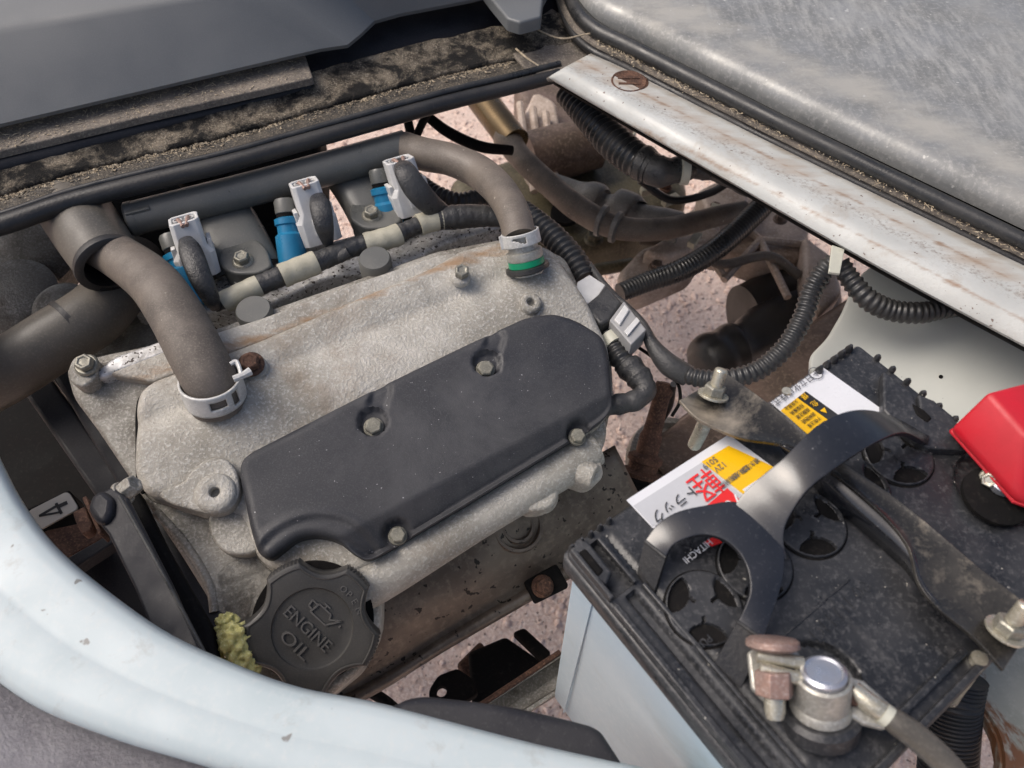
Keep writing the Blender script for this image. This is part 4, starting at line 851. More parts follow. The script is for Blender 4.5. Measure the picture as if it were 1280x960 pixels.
for a, b, wd, z in (((40, 470), (175, 660), 34, .55), ((78, 458), (262, 760), 26, .56)):
    A_, B_ = at(*a, z), at(*b, z); d = unit(B_-A_); sd_ = np.cross(d, UP); ww = wd*depth(A_)/FPX/2
    MB().box((A_+B_)/2, (B_-A_)/2*1.25, sd_*ww, (0, 0, .008)).build('bar', M['belt_guard'], bars, bevel=.003)
rb_ = thing('dark_pocket_filler', 'matt black filler sheet added to keep the pocket left of the engine dark', 'housing', at(40, 560, .45))
sheet([at(x, y, .40) for x, y in ((-300, 480), (60, 450), (140, 560), (200, 700), (60, 760), (-120, 800), (-300, 700))], UP, .04, 'pocket_sheet', M['black'], rb_, bevel=.006)  # added black sheet, set low so the pocket stays dark
tg = thing('number_tag', 'beige rounded tag with the black number 4 at the left of the engine', 'tag', at(65, 645, .575))
pt_ = plane3((33, 639, .582), (85, 615, .582), (50, 664, .578))
slab(pt_, [(34, 640), (85, 614), (99, 636), (48, 664)], rise=.0008, rnd=.0003, depth_=.001, res=.004, fil=.003).build('plate', M['tag'], tg)
ug = unit(pt_.at(80, 654)-pt_.at(66, 631)); 
four = [((47, 645), (77, 633)), ((47, 645), (76, 645)), ((69, 629), (78, 650)), ((68, 634), (86, 627))]
# digit drawn with bars: long stroke, slanted stroke, cross stroke
mb = MB()
for (a, b, wd) in (((49, 645), (73, 631), .0014), ((49, 645), (76, 640), .0012), ((70, 629), (77, 642), .0016), ((73, 633), (84, 628), .0022)):
    A_, B_ = pt_.at(*a, .001), pt_.at(*b, .001); d = unit(B_-A_); mb.box((A_+B_)/2+pt_.n*0, (B_-A_)/2, np.cross(pt_.n, d)*wd/2, pt_.n*.0002)
mb.build('digit_four', M['ink'], tg)
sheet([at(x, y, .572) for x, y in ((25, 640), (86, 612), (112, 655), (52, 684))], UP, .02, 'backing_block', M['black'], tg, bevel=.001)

# throttle body and dark gap filler, upper left
tbd = thing('throttle_body', 'grey grimy throttle body castings left of the brown sleeve', 'throttle body', at(40, 340, .52))
for c_, r_, h_, m_ in (((30, 300), .034, .03, 'cast_dark'), ((10, 360), .030, .02, 'cast_dark'), ((70, 370), .020, .03, 'cast_dark')):
    p = at(*c_, .575); MB().lathe(p-UP*h_, unit([.1, -.2, 1]), [(r_, 0), (r_, h_*.5), (r_*1.08, h_*.55), (r_*1.08, h_*.75), (r_*.9, h_*.9), (r_*.7, h_), (r_*.1, h_*1.02)], 36).build('round_casting', M[m_], tbd)
sheet([at(x, y, .56) for x, y in ((-100, 330), (60, 340), (130, 400), (120, 450), (40, 430), (-100, 440))], UP, .02, 'casting_arm', M['cast_dark'], tbd, bevel=.005)
slab(level(.55), [(90, 380), (240, 340), (270, 400), (180, 470), (100, 480)], rise=.01, rnd=.006, depth_=.03, res=.006, fil=.01).build('casting_floor', M['cast_dark'], tbd)
for x, y, r_ in ((152, 402, .012), (195, 400, .010), (128, 425, .009), (225, 385, .008)):
    MB().lathe(at(x, y, .553), unit([.05, -.1, 1]), [(r_, -.02), (r_, .018), (r_*.8, .021), (.0001, .0215)], 24).build('silver_post', M['silver'], tbd)
gap_fill = thing('dark_gap_filler', 'black filler slab added to darken the gap between ledge and fuel rail', 'filler slab', at(250, 220, .5))
sheet([at(x, y, .585) for x, y in ((-200, 230), (100, 160), (395, 120), (400, 170), (395, 300), (250, 360), (150, 300), (60, 240), (-200, 300))], UP, .05, 'filler_slab', M['black'], gap_fill, bevel=.006)  # added black slab that makes the gap behind the pipe dark
e, _, _ = hose([(225, 222, .612, 5), (232, 232, .614, 5), (262, 224, .614, 5), (282, 214, .614, 5), (281, 206, .612, 5)], 24, 8); e.build('wire_hook', M['rubber'], gap_fill)

# things deep below, right of the engine
def lump(c, r, sx=(1, 1, 1), amp=.15, fr=1.5, sub=4, seed=0):
    bmx = bmesh.new(); bmesh.ops.create_icosphere(bmx, subdivisions=sub, radius=1); bmx.verts.index_update()
    V = [np.asarray(c)+np.array(v.co)*r*np.array(sx)*(1+amp*mnoise.noise(Vector(v.co)*fr+Vector((seed*5, 0, 0)))) for v in bmx.verts]; F = [tuple(v.index for v in f.verts) for f in bmx.faces]; bmx.free(); return MB().add(V, F)
gbx = thing('gearbox', 'grimy brown and olive gearbox castings seen deep behind the engine', 'gearbox', at(720, 250, .30))
slab(level(.37), [(560, 235), (650, 205), (735, 200), (790, 190), (850, 215), (860, 260), (800, 300), (740, 325), (640, 320), (570, 280)], rise=.02, rnd=.018, depth_=.03, res=.01, fil=.02).build('gear_casing', M['olive'], gbx)
slab(level(.36), [(640, 110), (700, 95), (760, 110), (800, 150), (780, 200), (700, 230), (660, 190)], rise=.02, rnd=.015, depth_=.12, res=.01, fil=.02).build('bell_housing', M['brown_cast'], gbx)
e, _, _ = hose([(660, 200, .42, 34), (700, 190, .42, 34), (745, 180, .42, 30)], 20, 24); e.build('cross_tube', M['brown_cast'], gbx)
e, _, _ = conduit([(520, 225, .56, 11), (545, 243, .56, 12), (575, 252, .56, 12), (610, 246, .56, 12), (640, 262, .56, 12)], .005, .12); e.build('lower_conduit', M['conduit'], gbx)
P, R = pxpath([(690, 228, .45, 12), (720, 240, .45, 14), (735, 248, .45, 22), (750, 254, .45, 22), (752, 255, .45, 14), (764, 258, .45, 16), (768, 260, .45, 25), (790, 268, .45, 25), (794, 270, .45, 17), (830, 280, .45, 20), (850, 285, .45, 20)], 60); MB().tube(P, R, 24).build('solenoid', M['grey_rubber'], gbx, sharp=50)
e, _, _ = hose([(775, 185, .44, 2), (800, 160, .45, 2)], 5, 6); e.build('pin', M['zinc'], gbx)
slab(level(.40), [(668, 120), (695, 135), (705, 200), (690, 240), (660, 225), (640, 180)], rise=.01, rnd=.006, depth_=.05, res=.006, fil=.01).build('pink_bracket', M['pink_cast'], gbx)
for k in range(3):
    e, _, _ = hose([(650+k*16, 130+k*6, .42, 5), (658+k*16, 190+k*6, .42, 5), (668+k*16, 240+k*4, .41, 5)], 10, 8); e.build('casting_rib', M['pink_cast'], gbx)
MB().lathe(at(705, 270, .40), unit([.1, -.1, 1]), [(.004, 0), (.016, 0), (.016, .006), (.004, .006)], 24).build('casing_port', M['black'], gbx)
# beige ribbed transfer casting
tc_ = thing('transfer_casting', 'beige ribbed alloy casting between the ribbed conduit and the rail', 'casting', at(920, 310, .34))
slab(level(.38), [(860, 270), (910, 250), (975, 262), (1010, 290), (1000, 335), (950, 340), (905, 325), (860, 315), (840, 295)], rise=.016, rnd=.01, depth_=.02, res=.008, fil=.012).build('casting_body', M['pink_cast'], tc_)
for a, b in (((905, 262), (950, 300)), ((950, 300), (985, 372)), ((950, 300), (905, 350)), ((950, 300), (1000, 305)), ((868, 300), (905, 345))):
    e, _, _ = hose([(*a, .402, 5), ((a[0]+b[0])/2, (a[1]+b[1])/2, .402, 5), (*b, .400, 5)], 8, 8); e.build('casting_rib', M['pink_cast'], tc_)
slab(level(.42), [(800, 322), (840, 298), (900, 285), (895, 308), (830, 330)], rise=.01, rnd=.006, depth_=.015, res=.006, fil=.008).build('upper_web', M['pink_cast'], tc_)
for a_, b_, r_, nm in (((600, 300), (700, 345), 9, 'casting_rib'), ((700, 345), (790, 330), 8, 'casting_rib'), ((640, 255), (655, 300), 7, 'casting_rib')):
    e, _, _ = hose([(*a_, .385, r_), ((a_[0]+b_[0])/2, (a_[1]+b_[1])/2, .388, r_), (*b_, .385, r_)], 8, 10); e.build(nm, M['olive'], gbx)
hexbolt(at(742, 300, .392), UP, .008, parent=gbx, m='olive'); hexbolt(at(668, 282, .392), UP, .008, parent=gbx, m='olive'); hexbolt(at(830, 235, .392), UP, .007, parent=gbx, m='rust')
slab(level(.40), [(770, 350), (800, 318), (860, 300), (880, 318), (862, 345), (800, 372), (778, 372)], rise=.012, rnd=.008, depth_=.02, res=.005, fil=.008).build('pale_web', M['pink_cast'], tc_)
slab(level(.40), [(1000, 300), (1040, 330), (1050, 372), (1020, 400), (1002, 372)], rise=.012, rnd=.008, depth_=.02, res=.005, fil=.008).build('pale_web', M['pink_cast'], tc_)
slab(level(.41), [(870, 245), (905, 228), (935, 250), (930, 282), (890, 290)], rise=.010, rnd=.006, depth_=.02, res=.005, fil=.006).build('pale_web', M['pink_cast'], tc_)
for x, y in ((893, 262), (975, 275), (1028, 350), (820, 335)): hexbolt(at(x, y, .415), UP, .006, parent=tc_, m='brown_cast')
simple_hose('under_pipe', 'brownish thin pipe beside the solenoid below the rail', 'pipe', [(800, 300, .42, 6), (860, 305, .42, 6), (900, 330, .41, 6), (960, 320, .41, 6), (1000, 345, .40, 6)], 'hose_brown', 12)
simple_hose('black_cable', 'black cable hanging in a loop below the thick conduit under the rail', 'cable', [(800, 225, .50, 5), (840, 250, .48, 5), (890, 240, .49, 5), (930, 215, .52, 5), (960, 225, .55, 5)], 'rubber', 12)
simple_hose('black_cable', 'black cable running beside the rusty ball joint down to the ground', 'cable', [(842, 480, .52, 4), (836, 510, .46, 4), (815, 540, .42, 4), (790, 560, .36, 4)], 'rubber', 12)
for x, y, a_ in ((838, 250, .6), (900, 262, -.4), (812, 238, .2), (868, 300, 1.0)):
    MB().box(at(x, y, .44), (.010*math.cos(a_), .010*math.sin(a_), 0), (-.004*math.sin(a_), .004*math.cos(a_), 0), (0, 0, .004)).build('pale_clip', M['tape_cream'], gbx, bevel=.001)
# drive shaft and boots
ds = thing('axle_shaft', 'black rubber booted axle joint with dark cylinder over the pink ground', 'axle joint', at(930, 430, .28))
P, R = pxpath([(872, 462, .36, 20), (880, 458, .36, 32), (893, 450, .36, 37), (905, 443, .36, 33), (918, 437, .36, 35), (930, 432, .36, 30), (960, 412, .36, 34), (1000, 392, .36, 34)], 60); MB().tube(P, R, 30).build('rubber_boot', M['rubber'], ds, sharp=50)
e, _, _ = hose([(930, 400, .34, 44), (975, 388, .34, 52), (1010, 380, .34, 54), (1022, 378, .34, 40)], 30, 30); e.build('joint_cup', M['rubber'], ds)
e, _, _ = hose([(1020, 350, .35, 26), (1025, 390, .35, 26), (1022, 440, .35, 26)], 20, 24); e.build('shock_tube', M['brown_cast'], ds)
fr = thing('frame_rail', 'dull pinkish painted frame rail passing behind the battery', 'frame rail', at(920, 520, .35))
rows = [spline([at(x, y, z) for x, y in lerp_px([(800, 560), (880, 500), (960, 440), (1080, 360)], [(880, 640), (960, 570), (1040, 500), (1150, 420)], t)], 20) for t, z in ((0, .40), (.04, .43), (.1, .435), (.9, .44), (1, .44), (1, .36))]
MB().loft(rows).build('rail_plate', M['brown_cast'], fr, solid=.003, sharp=40)
bj = thing('ball_joint', 'rusty brown ball joint with upright rod between engine and battery', 'joint', at(802, 575, .42))
c = at(802, 590, .46); ax_ = unit(at(826, 500, .50)-c)
MB().lathe(c, ax_, [(.017, -.012), (.018, -.006), (.017, 0), (.012, .002), (.0120, .008), (.014, .009), (.014, .013), (.009, .016), (.009, .030), (.0075, .034), (.0065, .062), (.008, .066), (.007, .074), (.001, .075)], 30).build('joint_body', M['rust'], bj, sharp=35)
MB().lathe(c, ax_, [(.030, -.016), (.031, -.010), (.026, -.004), (.023, -.003)], 30).build('rubber_ring', M['black'], bj)
pr = thing('pulley_disc', 'dark worn steel disc behind the ball joint', 'disc', at(850, 560, .38))
MB().lathe(at(845, 590, .40), unit([.35, -.1, 1]), [(.05, 0), (.05, .008), (.044, .010), (.040, .006), (.020, .006), (.018, .012), (.001, .012)], 40).build('disc', M['cast_dark'], pr, sharp=35)

# ribbed black trunking lower right
rt_ = thing('ribbed_hose', 'wide black finely ribbed hose standing between the battery corner and the rusty tray', 'hose', at(1195, 960, .55))
mb_, P, R = conduit([(1180, 1010, .56, 34), (1186, 940, .58, 34), (1192, 880, .60, 33), (1200, 845, .61, 32)], .0022, .05, 28); mb_.build('ribbed_sleeve', M['rubber'], rt_, sharp=80)

# ================================================================== BATTERY
BO = at(707, 690, .695); BX = unit(at(1062, 437, .695)-BO); BY = np.array([BX[1], -BX[0], 0]); BL, BW = .190, .133
PBt = Plane(BO, BX, UP)                      # plane of the lid; its ey is -BY
def Bp(x, y, h=0): return BO+BX*x+BY*y+UP*h
def b2(px, py, off=0): q = PBt.at(px, py, off)-BO; return (q@BX, q@BY)
bat = thing('car_battery', 'dusty black topped car battery with pale blue case and white, yellow and red labels', 'battery', Bp(.09, .06, -.24))
# case: tapered box with soft corners
v = []; rr_ = .004
def rrect(x0, y0, x1, y1, r, h, k=5):
    out = []
    for cx, cy, a0 in ((x1-r, y1-r, 0), (x0+r, y1-r, 90), (x0+r, y0+r, 180), (x1-r, y0+r, 270)):
        for t in range(k+1): a = math.radians(a0+90*t/k); out.append(Bp(cx+r*math.cos(a), cy+r*math.sin(a), h))
    return out
def stack(rings, mb=None, caps=True):
    mb = mb or MB(); m = len(rings[0]); v = [p for r in rings for p in r]; n = len(rings)
    f = [(i*m+k, i*m+(k+1) % m, (i+1)*m+(k+1) % m, (i+1)*m+k) for i in range(n-1) for k in range(m)]
    if caps: f += [tuple(range(m))[::-1], tuple((n-1)*m+k for k in range(m))]
    return mb.add(v, f)
stack([rrect(.004, .004, BL-.004, BW-.004, .003, -.25), rrect(.0025, .0025, BL-.0025, BW-.0025, .003, -.012), rrect(.0025, .0025, BL-.0025, BW-.0025, .003, -.008)]).build('case', M['case'], bat, sharp=50)
# faint mould seam near the corner of the case
MB().box(Bp(.0023, .018, -.13), BX*.0004, BY*.0005, UP*.115).build('mould_seam', M['case'], bat)
# lid: overhanging skirt, rim and recessed top with sculpted relief
stack([rrect(-.001, -.001, BL+.001, BW+.001, .004, -.016), rrect(-.0015, -.0015, BL+.0015, BW+.0015, .004, -.013), rrect(-.0015, -.0015, BL+.0015, BW+.0015, .004, -.0045), rrect(-.0005, -.0005, BL+.0005, BW+.0005, .004, -.0035)]).build('lid_skirt', M['lid'], bat, sharp=50)
PL = Plane(BO-UP*.006, BX, UP)
def L2(x, y): return (x, -y)
capspots = [(.0300, .0520), (.0600, .0515), (.0930, .0525), (.1225, .0525), (.1520, .0535)]
T1, T2_ = (.0440, .1000), (.176, .0900)
def lf(v, d, h):
    x, y = v[:, 0], -v[:, 1]
    # groove along the near short edge and step
    g = np.exp(-((x-.0105)/.0022)**4)*((y > .030)); h = h-.0045*g
    g2 = np.exp(-((x-.019)/.0012)**4)*((y > .004) & (y < .115)); h = h-.0012*g2
    # corner pocket
    inp = (np.abs(x-.0085) < .0060) & (np.abs(y-.016) < .0115); h = np.where(inp, h-.005, h)
    # recess for the terminals along the far long side
    for (cx, cy), rr in ((T1, .0165), (T2_, .0175)):
        dd = np.hypot(x-cx, y-cy); h = h-.0035*(1-smooth((dd-rr)/.0015))
    # shallow embossed lines
    for k, xx in enumerate((.075, .110)):
        h = h+.0006*np.exp(-((x-xx)/.0009)**2)*((y > .078) & (y < .122))
    n = np.array([mnoise.noise(Vector((a*40, b*40, 3))) for a, b in zip(x, y)]); return h+.00025*n
slab(PL, [L2(0, 0), L2(BL, 0), L2(BL, BW), L2(0, BW)], rise=.006, rnd=.0016, depth_=.001, fn=lf, res=.0016, fil=.003, px=False).build('lid_top', M['lid'], bat, sharp=50)
# raised rails and teeth on the lid
def rail3(x0, y0, x1, y1, wd, h, name='lid_rib', m='lid', z=.0):
    A_, B_ = Bp(x0, y0, z+h/2), Bp(x1, y1, z+h/2); d = unit(B_-A_); return MB().box((A_+B_)/2, (B_-A_)/2, np.cross(UP, d)*wd/2, UP*h/2).build(name, M[m], bat, bevel=min(wd, h)*.3)
rail3(.0015, .030, .0015, .131, .003, .0025); rail3(.0170, .030, .0170, .128, .002, .0022); rail3(.0015, .003, .0015, .028, .002, .0055); rail3(.0145, .004, .0145, .028, .0018, .0030)
rail3(.004, .1315, .186, .1315, .003, .0030); rail3(.058, .1245, .100, .1245, .003, .0035); rail3(.058, .1245, .058, .1315, .003, .0035)
for k in range(5): MB().lathe(Bp(.003+k*.0052, .0005, -.004), UP, [(.0016, 0), (.0014, .0055), (.0005, .0085)], 10).build('lid_tooth', M['lid'], bat)
for k in range(5): MB().lathe(Bp(.160+k*.0056, .0000, -.004), UP, [(.0022, 0), (.002, .0055), (.0008, .0085)], 10).build('lid_tooth', M['lid'], bat)
for k in range(7): MB().lathe(Bp(.1895, .012+k*.009, -.004), UP, [(.0019, 0), (.0016, .006), (.0007, .0075)], 10).build('lid_tooth', M['lid'], bat)
# handle socket blocks
def pblock(poly, z, h, name='lid_block', bev=.0012, m='lid'):
    return sheet([at(x, y, z) for x, y in poly], UP, h, name, M[m], bat, bevel=bev)
pblock([(1104, 463), (1140, 490), (1147, 510), (1215, 545), (1210, 562), (1160, 560), (1125, 535), (1104, 512)], .7005, .006)
pblock([(1148, 492), (1168, 500), (1192, 520), (1203, 537), (1190, 545), (1165, 530), (1150, 515)], .698, .006)
pblock([(1140, 503), (1156, 512), (1166, 522), (1160, 528), (1146, 518)], .7012, .002, m='black')
pblock([(712, 688), (722, 672), (735, 676), (766, 715), (758, 732), (742, 722)], .6985, .004)
pblock([(722, 690), (732, 684), (756, 713), (748, 722)], .6990, .003, m='black')
# vent plugs
for i, (cx, cy) in enumerate(capspots):
    MB().lathe(Bp(cx, cy, -.001), UP, [(.0163, 0), (.0163, .0013), (.0158, .0013)], 48, close=True).build('plug_gap', M['black'], bat)
    pc = Plane(Bp(cx, cy, -.0005), BX, UP); R_ = .0155; lobes = [math.radians(a) for a in (118, -128, -5)]
    rot = (0, .15, .1, -.1, .2)[i]
    def pf(v, d, h):
        for k, a in enumerate(lobes):
            c_ = np.array([math.cos(a+rot), math.sin(a+rot)])*.0155; dd = np.linalg.norm(v-c_, axis=1); h = h-(.0075, .0075, .0018)[k]*(1-smooth((dd-(.0080, .0080, .0075)[k])/.0010))*(smooth((.0148-np.linalg.norm(v, axis=1))/.0008))
        for a in (0, 1.9, 3.9):
            a += rot; u_ = np.array([math.cos(a), math.sin(a)]); w_ = np.array([-u_[1], u_[0]]); s_, t_ = v@u_, v@w_
            h = h-.0018*((np.abs(t_) < .0006) & (s_ > .004) & (s_ < .0095))
        return h
    slab(pc, [(R_*math.cos(a), R_*math.sin(a)) for a in np.linspace(0, 2*PI, 40, endpoint=False)], rise=.0025, rnd=.0007, depth_=.002, fn=pf, res=.0007, fil=0, px=False, step=.0011).build('vent_plug', M['lid'], bat, sharp=50)
# labels (flat print on thin film)
def film(poly, off, name, m, th=.0002, par=None):
    p = [PBt.at(x, y, off) for x, y in poly]; return sheet(p, UP, th, name, M[m], par or bat)
film([(783, 625), (911, 543), (975, 590), (985, 610), (900, 665), (816, 660)], .0006, 'label', 'label_white')['label'] = 'white, yellow and red label beside the engine'
film([(792, 632), (877, 578), (900, 597), (935, 625), (906, 640), (850, 655), (815, 657)], .0009, 'label_panel', 'label_grey')
film([(877, 577), (911, 557), (966, 583), (975, 597), (935, 622)], .0012, 'label_panel', 'label_yellow')
film([(882, 633), (909, 610), (928, 627), (900, 650)], .0013, 'label_panel', 'label_red')
film([(880, 678), (893, 670), (903, 678), (890, 683)], .0010, 'label_corner', 'label_red')
film([(963, 503), (1027, 458), (1106, 514), (1040, 556), (1012, 545)], .0006, 'label', 'label_white')['label'] = 'white and yellow label at the far end of the lid'
film([(976, 513), (1007, 489), (1050, 520), (1012, 545)], .0010, 'label_panel', 'label_yellow')
film([(997, 497), (1007, 489), (1050, 520), (1040, 528)], .0012, 'label_band', 'ink')
film([(928, 612), (958, 592), (964, 596), (935, 617)], .0014, 'label_strip', 'label_white')
TU = unit(-BX); TV = unit(BY)
def btext(s, size, px, py, m, off=.0016, ws=1, u=None, v=None, par=None): return text_on(s, size, PBt.at(px, py, off), u if u is not None else TU, v if v is not None else TV, UP, M[m], par or bat, name='lettering', th=.0001, wscale=ws)
btext('軽', .0150, 886, 584, 'label_red', ws=.95)
btext('トラック', .0066, 866, 605, 'ink')
btext('70', .0085, 921, 616, 'ink_white', ws=1.1)
btext('HITACHI', .0042, 886, 673, 'ink_white', .0010, ws=.95)
btext('日立化成株式会社', .0046, 1012, 467, 'ink_grey')
btext('⊕', .0052, 1022, 459, 'ink_grey')
for i, s in enumerate(('補水注意', '危険火気', '使用期限')):
    btext(s, .0030, 946-i*13, 572+i*9, 'ink_grey', ws=.9)
btext('5019', .0042, 893, 570, 'ink_grey'); btext('12V', .0042, 904, 576, 'ink_grey')
for i, ch in enumerate('爆危▲'): btext(ch, .0036, 1006+i*12.5, 491+i*9, 'label_yellow')
for i in range(6): btext(('火気禁止', '目保護具', '硫酸注意', '説明熟読', '子供注意', '爆発注意')[i], .0023, 995+i*7.2, 499+i*5.3, 'ink', ws=.95)
btext('DH U1 09', .0085, 1010, 790, 'lid', .0002, u=unit(PBt.at(1030, 765)-PBt.at(1000, 795)), v=None)
rail3(.0455, .0790, .0875, .0790, .0006, .0006, 'moulded_line')
btext('PULL', .0045, 885, 792, 'lid', .0025)
# carrying handle: glossy bent plastic strap, forked at the near end
hd_ = thing('carrying_handle', 'glossy black plastic carrying strap arching over the battery lid with a forked near end', 'handle', Bp(.06, .04, .002))
inn = [(832, 697), (841, 682), (860, 672), (881, 668), (905, 674), (924, 690), (935, 712), (938, 738), (931, 760), (922, 777)]
outr = [(806, 676), (822, 655), (846, 640), (879, 632), (920, 627), (955, 645), (978, 679), (980, 715), (970, 755), (954, 800)]
zz = [.706, .709, .711, .712, .713, .713, .712, .711, .709, .706]
I_ = spline([at(x, y, z) for (x, y), z in zip(inn, zz)], 50); O_ = spline([at(x, y, z) for (x, y), z in zip(outr, zz)], 50)
MB().ribbon([I_, I_+(O_-I_)*.06+UP*.0002, I_+(O_-I_)*.5+UP*.0003, I_+(O_-I_)*.94+UP*.0002, O_], .0024).build('fork', M['black_gloss'], hd_, sharp=35, bevel=.0003, bseg=2)
mi = [(984, 700), (979, 675), (984, 650), (1010, 612), (1055, 577), (1100, 550), (1132, 541), (1160, 556)]
mo = [(912, 655), (921, 628), (942, 604), (980, 572), (1022, 532), (1066, 513), (1110, 518), (1162, 545)]
zz = [.710, .7135, .7185, .7270, .7310, .7290, .719, .702]
I2 = spline([at(x, y, z) for (x, y), z in zip(mi, zz)], 60); O2_ = spline([at(x, y, z) for (x, y), z in zip(mo, zz)], 60)
MB().ribbon([I2, I2+(O2_-I2)*.05+UP*.0002, I2+(O2_-I2)*.5+UP*.0003, I2+(O2_-I2)*.95+UP*.0002, O2_], .0024).build('strap', M['black_gloss'], hd_, sharp=35, bevel=.0003, bseg=2)
def leg(poly_top, poly_bot, zt, zb):
    a = [at(x, y, zt) for x, y in poly_top]; b = [at(x, y, zb) for x, y in poly_bot]
    MB().ribbon([np.array([a[0], (a[0]+b[0])/2, b[0]]), np.array([a[1], (a[1]+b[1])/2, b[1]])], .0024).build('strap_leg', M['rubber'], hd_, sharp=30)
    MB().tube([a[0], a[-1]], .0008, 8).build('fold_line', M['conduit'], hd_)
leg([(806, 676), (832, 697)], [(796, 716), (816, 745)], .706, .695)
leg([(922, 777), (954, 800)], [(888, 838), (926, 860)], .706, .695)
# hold-down bar
hb = thing('hold_down_bar', 'black dust stained steel hold-down bar running across the battery between two studs', 'clamp bar', Bp(.115, .05, .01))
up_ = [(905, 464), (925, 478), (950, 496), (980, 518), (1008, 541), (1055, 578), (1110, 615), (1145, 642), (1182, 673), (1225, 710), (1272, 746), (1300, 775)]
lo_ = [(849, 500), (868, 520), (893, 534), (930, 548), (990, 559), (1040, 590), (1100, 640), (1135, 682), (1148, 727), (1172, 759), (1218, 797), (1255, 838)]
Uc = spline([at(x, y, .7085) for x, y in up_], 80); Lc = spline([at(x, y, .7085) for x, y in lo_], 80)
ridge = Uc+(Lc-Uc)*.03
MB().ribbon([Uc, Uc+(Lc-Uc)*.10-UP*.0010, Uc+(Lc-Uc)*.5-UP*.0020, Uc+(Lc-Uc)*.90-UP*.0010, Lc], .0022).build('bar_plate', M['bracket'], hb, sharp=40, bevel=.0003, bseg=2)
sk0 = [(975, 557), (1015, 575), (1040, 590), (1070, 613), (1100, 640), (1135, 682), (1148, 727), (1172, 759)]; sk1 = [(975, 560), (1010, 600), (1030, 622), (1070, 658), (1100, 684), (1130, 712), (1150, 738), (1172, 762)]
MB().loft([spline([at(x, y, .7075) for x, y in sk0], 40), spline([at(x, y, .6965) for x, y in sk1], 40)]).build('bar_flange', M['black_gloss'], hb, solid=.0015)
def nutstud(base, tip, r, name_lab, cat='stud nut'):
    a_, b_ = base, tip; ax = unit(b_-a_); T = thing('threaded_stud', name_lab, 'stud', a_, group='zinc hold-down studs')
    L = np.linalg.norm(b_-a_); n_ = int(L/.0009); prof = []
    for k in range(n_): prof += [(r, k*L/n_), (r*.93, (k+.5)*L/n_)]
    prof += [(r*.9, L), (.0001, L+.0003)]
    MB().lathe(a_, ax, prof, 20).build('thread', M['zinc'], T, sharp=80)
    MB().lathe(a_, ax, [(r*2.35, 0), (r*2.35, r*.35), (r*1.2, r*.35)], 30).build('washer', M['zinc'], T, bevel=.0001)
    hexbolt(a_+ax*r*.35, ax, r*1.75, h=r*1.5, flange=0, parent=T, m='bolt', name='nut', rot=.6, dimple=False)
    return T
nutstud(at(891, 495, .7095), at(902, 462, .7210), .0030, 'zinc threaded stud with nut holding the hold-down bar at its engine end')
nutstud(at(1256, 790, .7095), at(1284, 756, .7230), .0032, 'zinc threaded stud with nut holding the hold-down bar at its near right end')
rd = thing('hook_rod', 'zinc hook rod going down from the bar between engine and battery', 'rod', at(868, 555, .66)); e, _, _ = hose([(884, 520, .700, 9), (876, 540, .675, 9), (868, 556, .66, 8.5)], 10, 14); e.build('rod', M['zinc'], rd)
rd2 = thing('hook_rod', 'yellowish hook rod dropping below the near end of the hold-down bar', 'rod', at(1205, 850, .66)); e, _, _ = hose([(1225, 822, .698, 10), (1210, 842, .685, 10), (1195, 862, .67, 10), (1188, 875, .655, 9)], 10, 14); e.build('rod', M['zinc'], rd2)
MB().lathe(Bp(.1285, .0025, .0126), UP, [(.0022, 0), (.0022, .0008)], 10).build('rivet', M['zinc'], hb)

# negative terminal with clamp and cable
nt_ = thing('terminal_clamp', 'corroded negative battery terminal clamp with coppery nut on the round lead post', 'terminal clamp', at(1025, 885, .697))
pb_, pt2 = at(1026, 884, .7005), at(1030, 838, .7165); ax = unit(pt2-pb_); Lp = np.linalg.norm(pt2-pb_)
MB().lathe(pb_-ax*.008, ax, [(.0145, 0), (.0143, .006), (.0125, .0078), (.010, .008)], 40).build('lid_collar', M['lid'], nt_)
MB().lathe(pb_, ax, [(.0088, 0), (.0080, Lp-.0008), (.0068, Lp), (.0066, Lp-.0003), (.0060, Lp-.0008), (.0001, Lp-.0006)], 40).build('lead_post', M['lead'], nt_)
MB().lathe(pb_, ax, [(.0086, .0005), (.0112, .0005), (.0108, .003), (.0100, .004), (.0100, .0075), (.0098, Lp-.005), (.0098, Lp-.003), (.0088, Lp-.0022), (.0082, Lp-.003)], 40, close=False).build('clamp_ring', M['clamp_metal'], nt_, sharp=30)
for a_, b_ in (((946, 819), (1003, 829)), ((950, 835), (1000, 849))):
    e, _, _ = hose([(*a_, .712, 8.5), ((a_[0]+b_[0])/2, (a_[1]+b_[1])/2, .7125, 8.5), (*b_, .712, 8.5)], 8, 14); e.build('clamp_ear', M['zinc'], nt_, sharp=30)
# square copper bolt head, nut and thread
a_, b_ = at(966, 812, .712), at(968, 884, .703); ax2 = unit(b_-a_)
MB().lathe(a_-ax2*.004, ax2, [(.0085, 0), (.0096, .0008), (.0098, .0028), (.0080, .0040)], 32).build('corroded_washer', M['copper'], nt_)
MB().lathe(at(967, 838, .7125), ax2, [(.0064, 0), (.0070, .0005), (.0070, .0085), (.0062, .009)], 6).build('coppery_nut', M['copper'], nt_, bevel=.0005, sharp=30)
MB().lathe(at(968, 866, .7085), ax2, [(.0038, 0), (.0037, .0065), (.0030, .0090), (.0001, .0093)], 24).build('bolt_end', M['zinc'], nt_)
sheet([at(935, 815, .7045), at(960, 800, .7045), at(1000, 815, .7045), at(1000, 870, .7045), at(960, 880, .7045), at(940, 860, .7045)], UP, .003, 'clamp_base', M['clamp_metal'], nt_, bevel=.001)
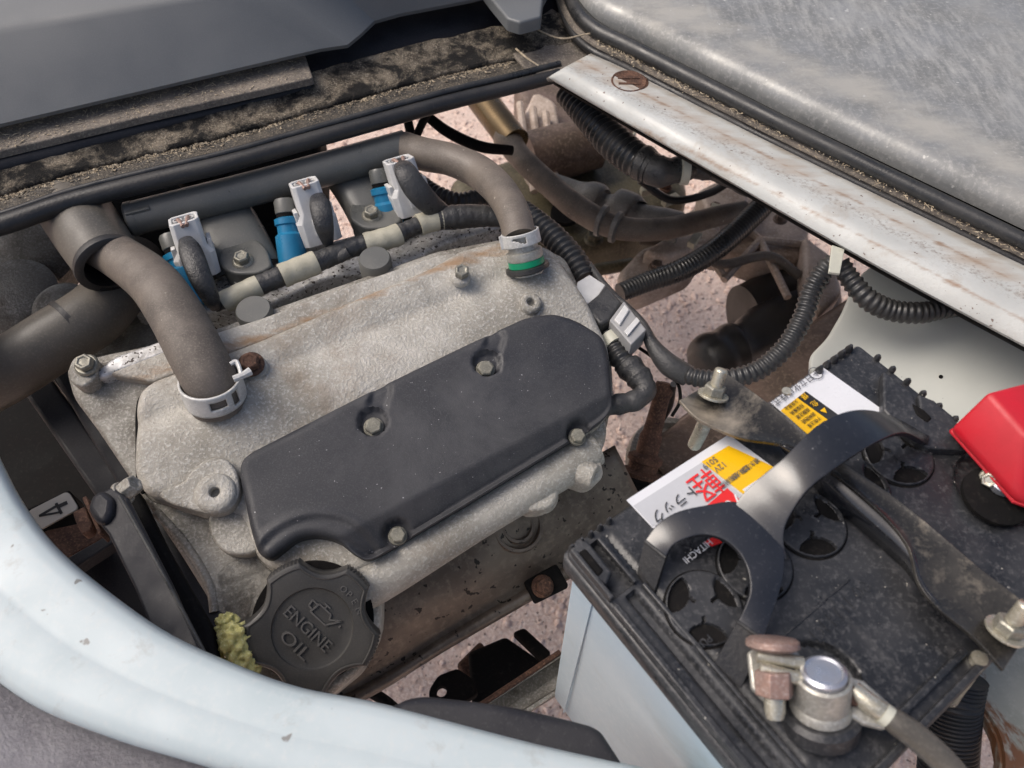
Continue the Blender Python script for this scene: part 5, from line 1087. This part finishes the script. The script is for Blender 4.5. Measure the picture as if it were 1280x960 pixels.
# lug and cable
sheet([at(x, y, .7065) for x, y in ((1035, 882), (1050, 868), (1062, 845), (1080, 850), (1112, 878), (1122, 892), (1108, 912), (1080, 905), (1058, 892))], UP, .004, 'cable_lug', M['clamp_metal'], nt_, bevel=.0012)
e, _, _ = hose([(1066, 862, .7085, 12), (1088, 880, .709, 13), (1112, 896, .708, 13)], 10, 16); e.build('crimp_barrel', M['zinc'], nt_, sharp=40)
hexbolt(at(1061, 870, .7080), unit([.5, -.2, .8]), .0036, h=.003, flange=0, parent=nt_, m='rust')
ng = thing('earth_cable', 'grey insulated earth cable leaving the negative terminal to the lower right', 'cable', at(1130, 910, .69))
e, _, _ = hose([(1105, 893, .708, 13), (1122, 904, .708, 16), (1150, 925, .706, 17), (1185, 958, .703, 17), (1220, 1005, .698, 17), (1240, 1060, .69, 17)], 40, 24); e.build('insulation', M['hose_grey'], ng)
e, _, _ = hose([(1103, 891, .7085, 14), (1112, 898, .7085, 14.5)], 4, 18); e.build('white_end', M['tie'], ng)
# positive terminal under red cover
pt_l = [(.1620, .0700), (.1625, .1120), (.215, .1180), (.222, .095), (.205, .062)]
rc = thing('red_terminal_cover', 'bright red plastic cover with worn edge over the positive battery terminal', 'terminal cover', at(1262, 580, .70))
bt_ = [at(1188, 540, .7040), at(1266, 628, .7040), at(1330, 650, .7040), at(1430, 590, .7040), at(1400, 500, .7040), at(1300, 480, .7040)]
md_ = [p+UP*.012 for p in bt_]
tp_ = [at(1234, 489, .7270), at(1283, 545, .7270), at(1330, 560, .7270), at(1400, 530, .7270), at(1380, 480, .7270), at(1290, 478, .7270)]
bt_m = [at(1189, 534, .7085), at(1268, 620, .7085), at(1332, 642, .7085), at(1432, 582, .7085), at(1402, 494, .7085), at(1300, 476, .7085)]
stack([bt_, bt_m, tp_]).build('cover_shell', M['red'], rc, bevel=.0022, sharp=180)
MB().tube([q+UP*.0006 for q in bt_]+[bt_[0]+UP*.0006], .0009, 8).build('rim', M['red'], rc)
MB().lathe(at(1245, 620, .699), UP, [(.014, -.002), (.014, .0005), (.013, .0006)], 30).build('lid_well', M['black'], bat)
pp = thing('positive_clamp', 'grey metal clamp bolts peeking out under the red terminal cover', 'terminal clamp', at(1245, 610, .699))
hexbolt(at(1238, 598, .7005), unit([-.5, -.4, .5]), .0035, h=.005, flange=1.3, parent=pp, m='zinc')
MB().lathe(at(1252, 606, .7005), UP, [(.006, 0), (.006, .003), (.005, .004)], 24).build('clamp_ring', M['lead'], pp)
MB().lathe(at(1236, 588, .7005), unit([-.3, -.6, .4]), [(.0025, -.002), (.0025, .004), (.002, .0045)], 14).build('bolt_end', M['zinc'], pp)
# drop helper property
for o in bpy.data.objects:
    if '_loc' in o: del o['_loc']
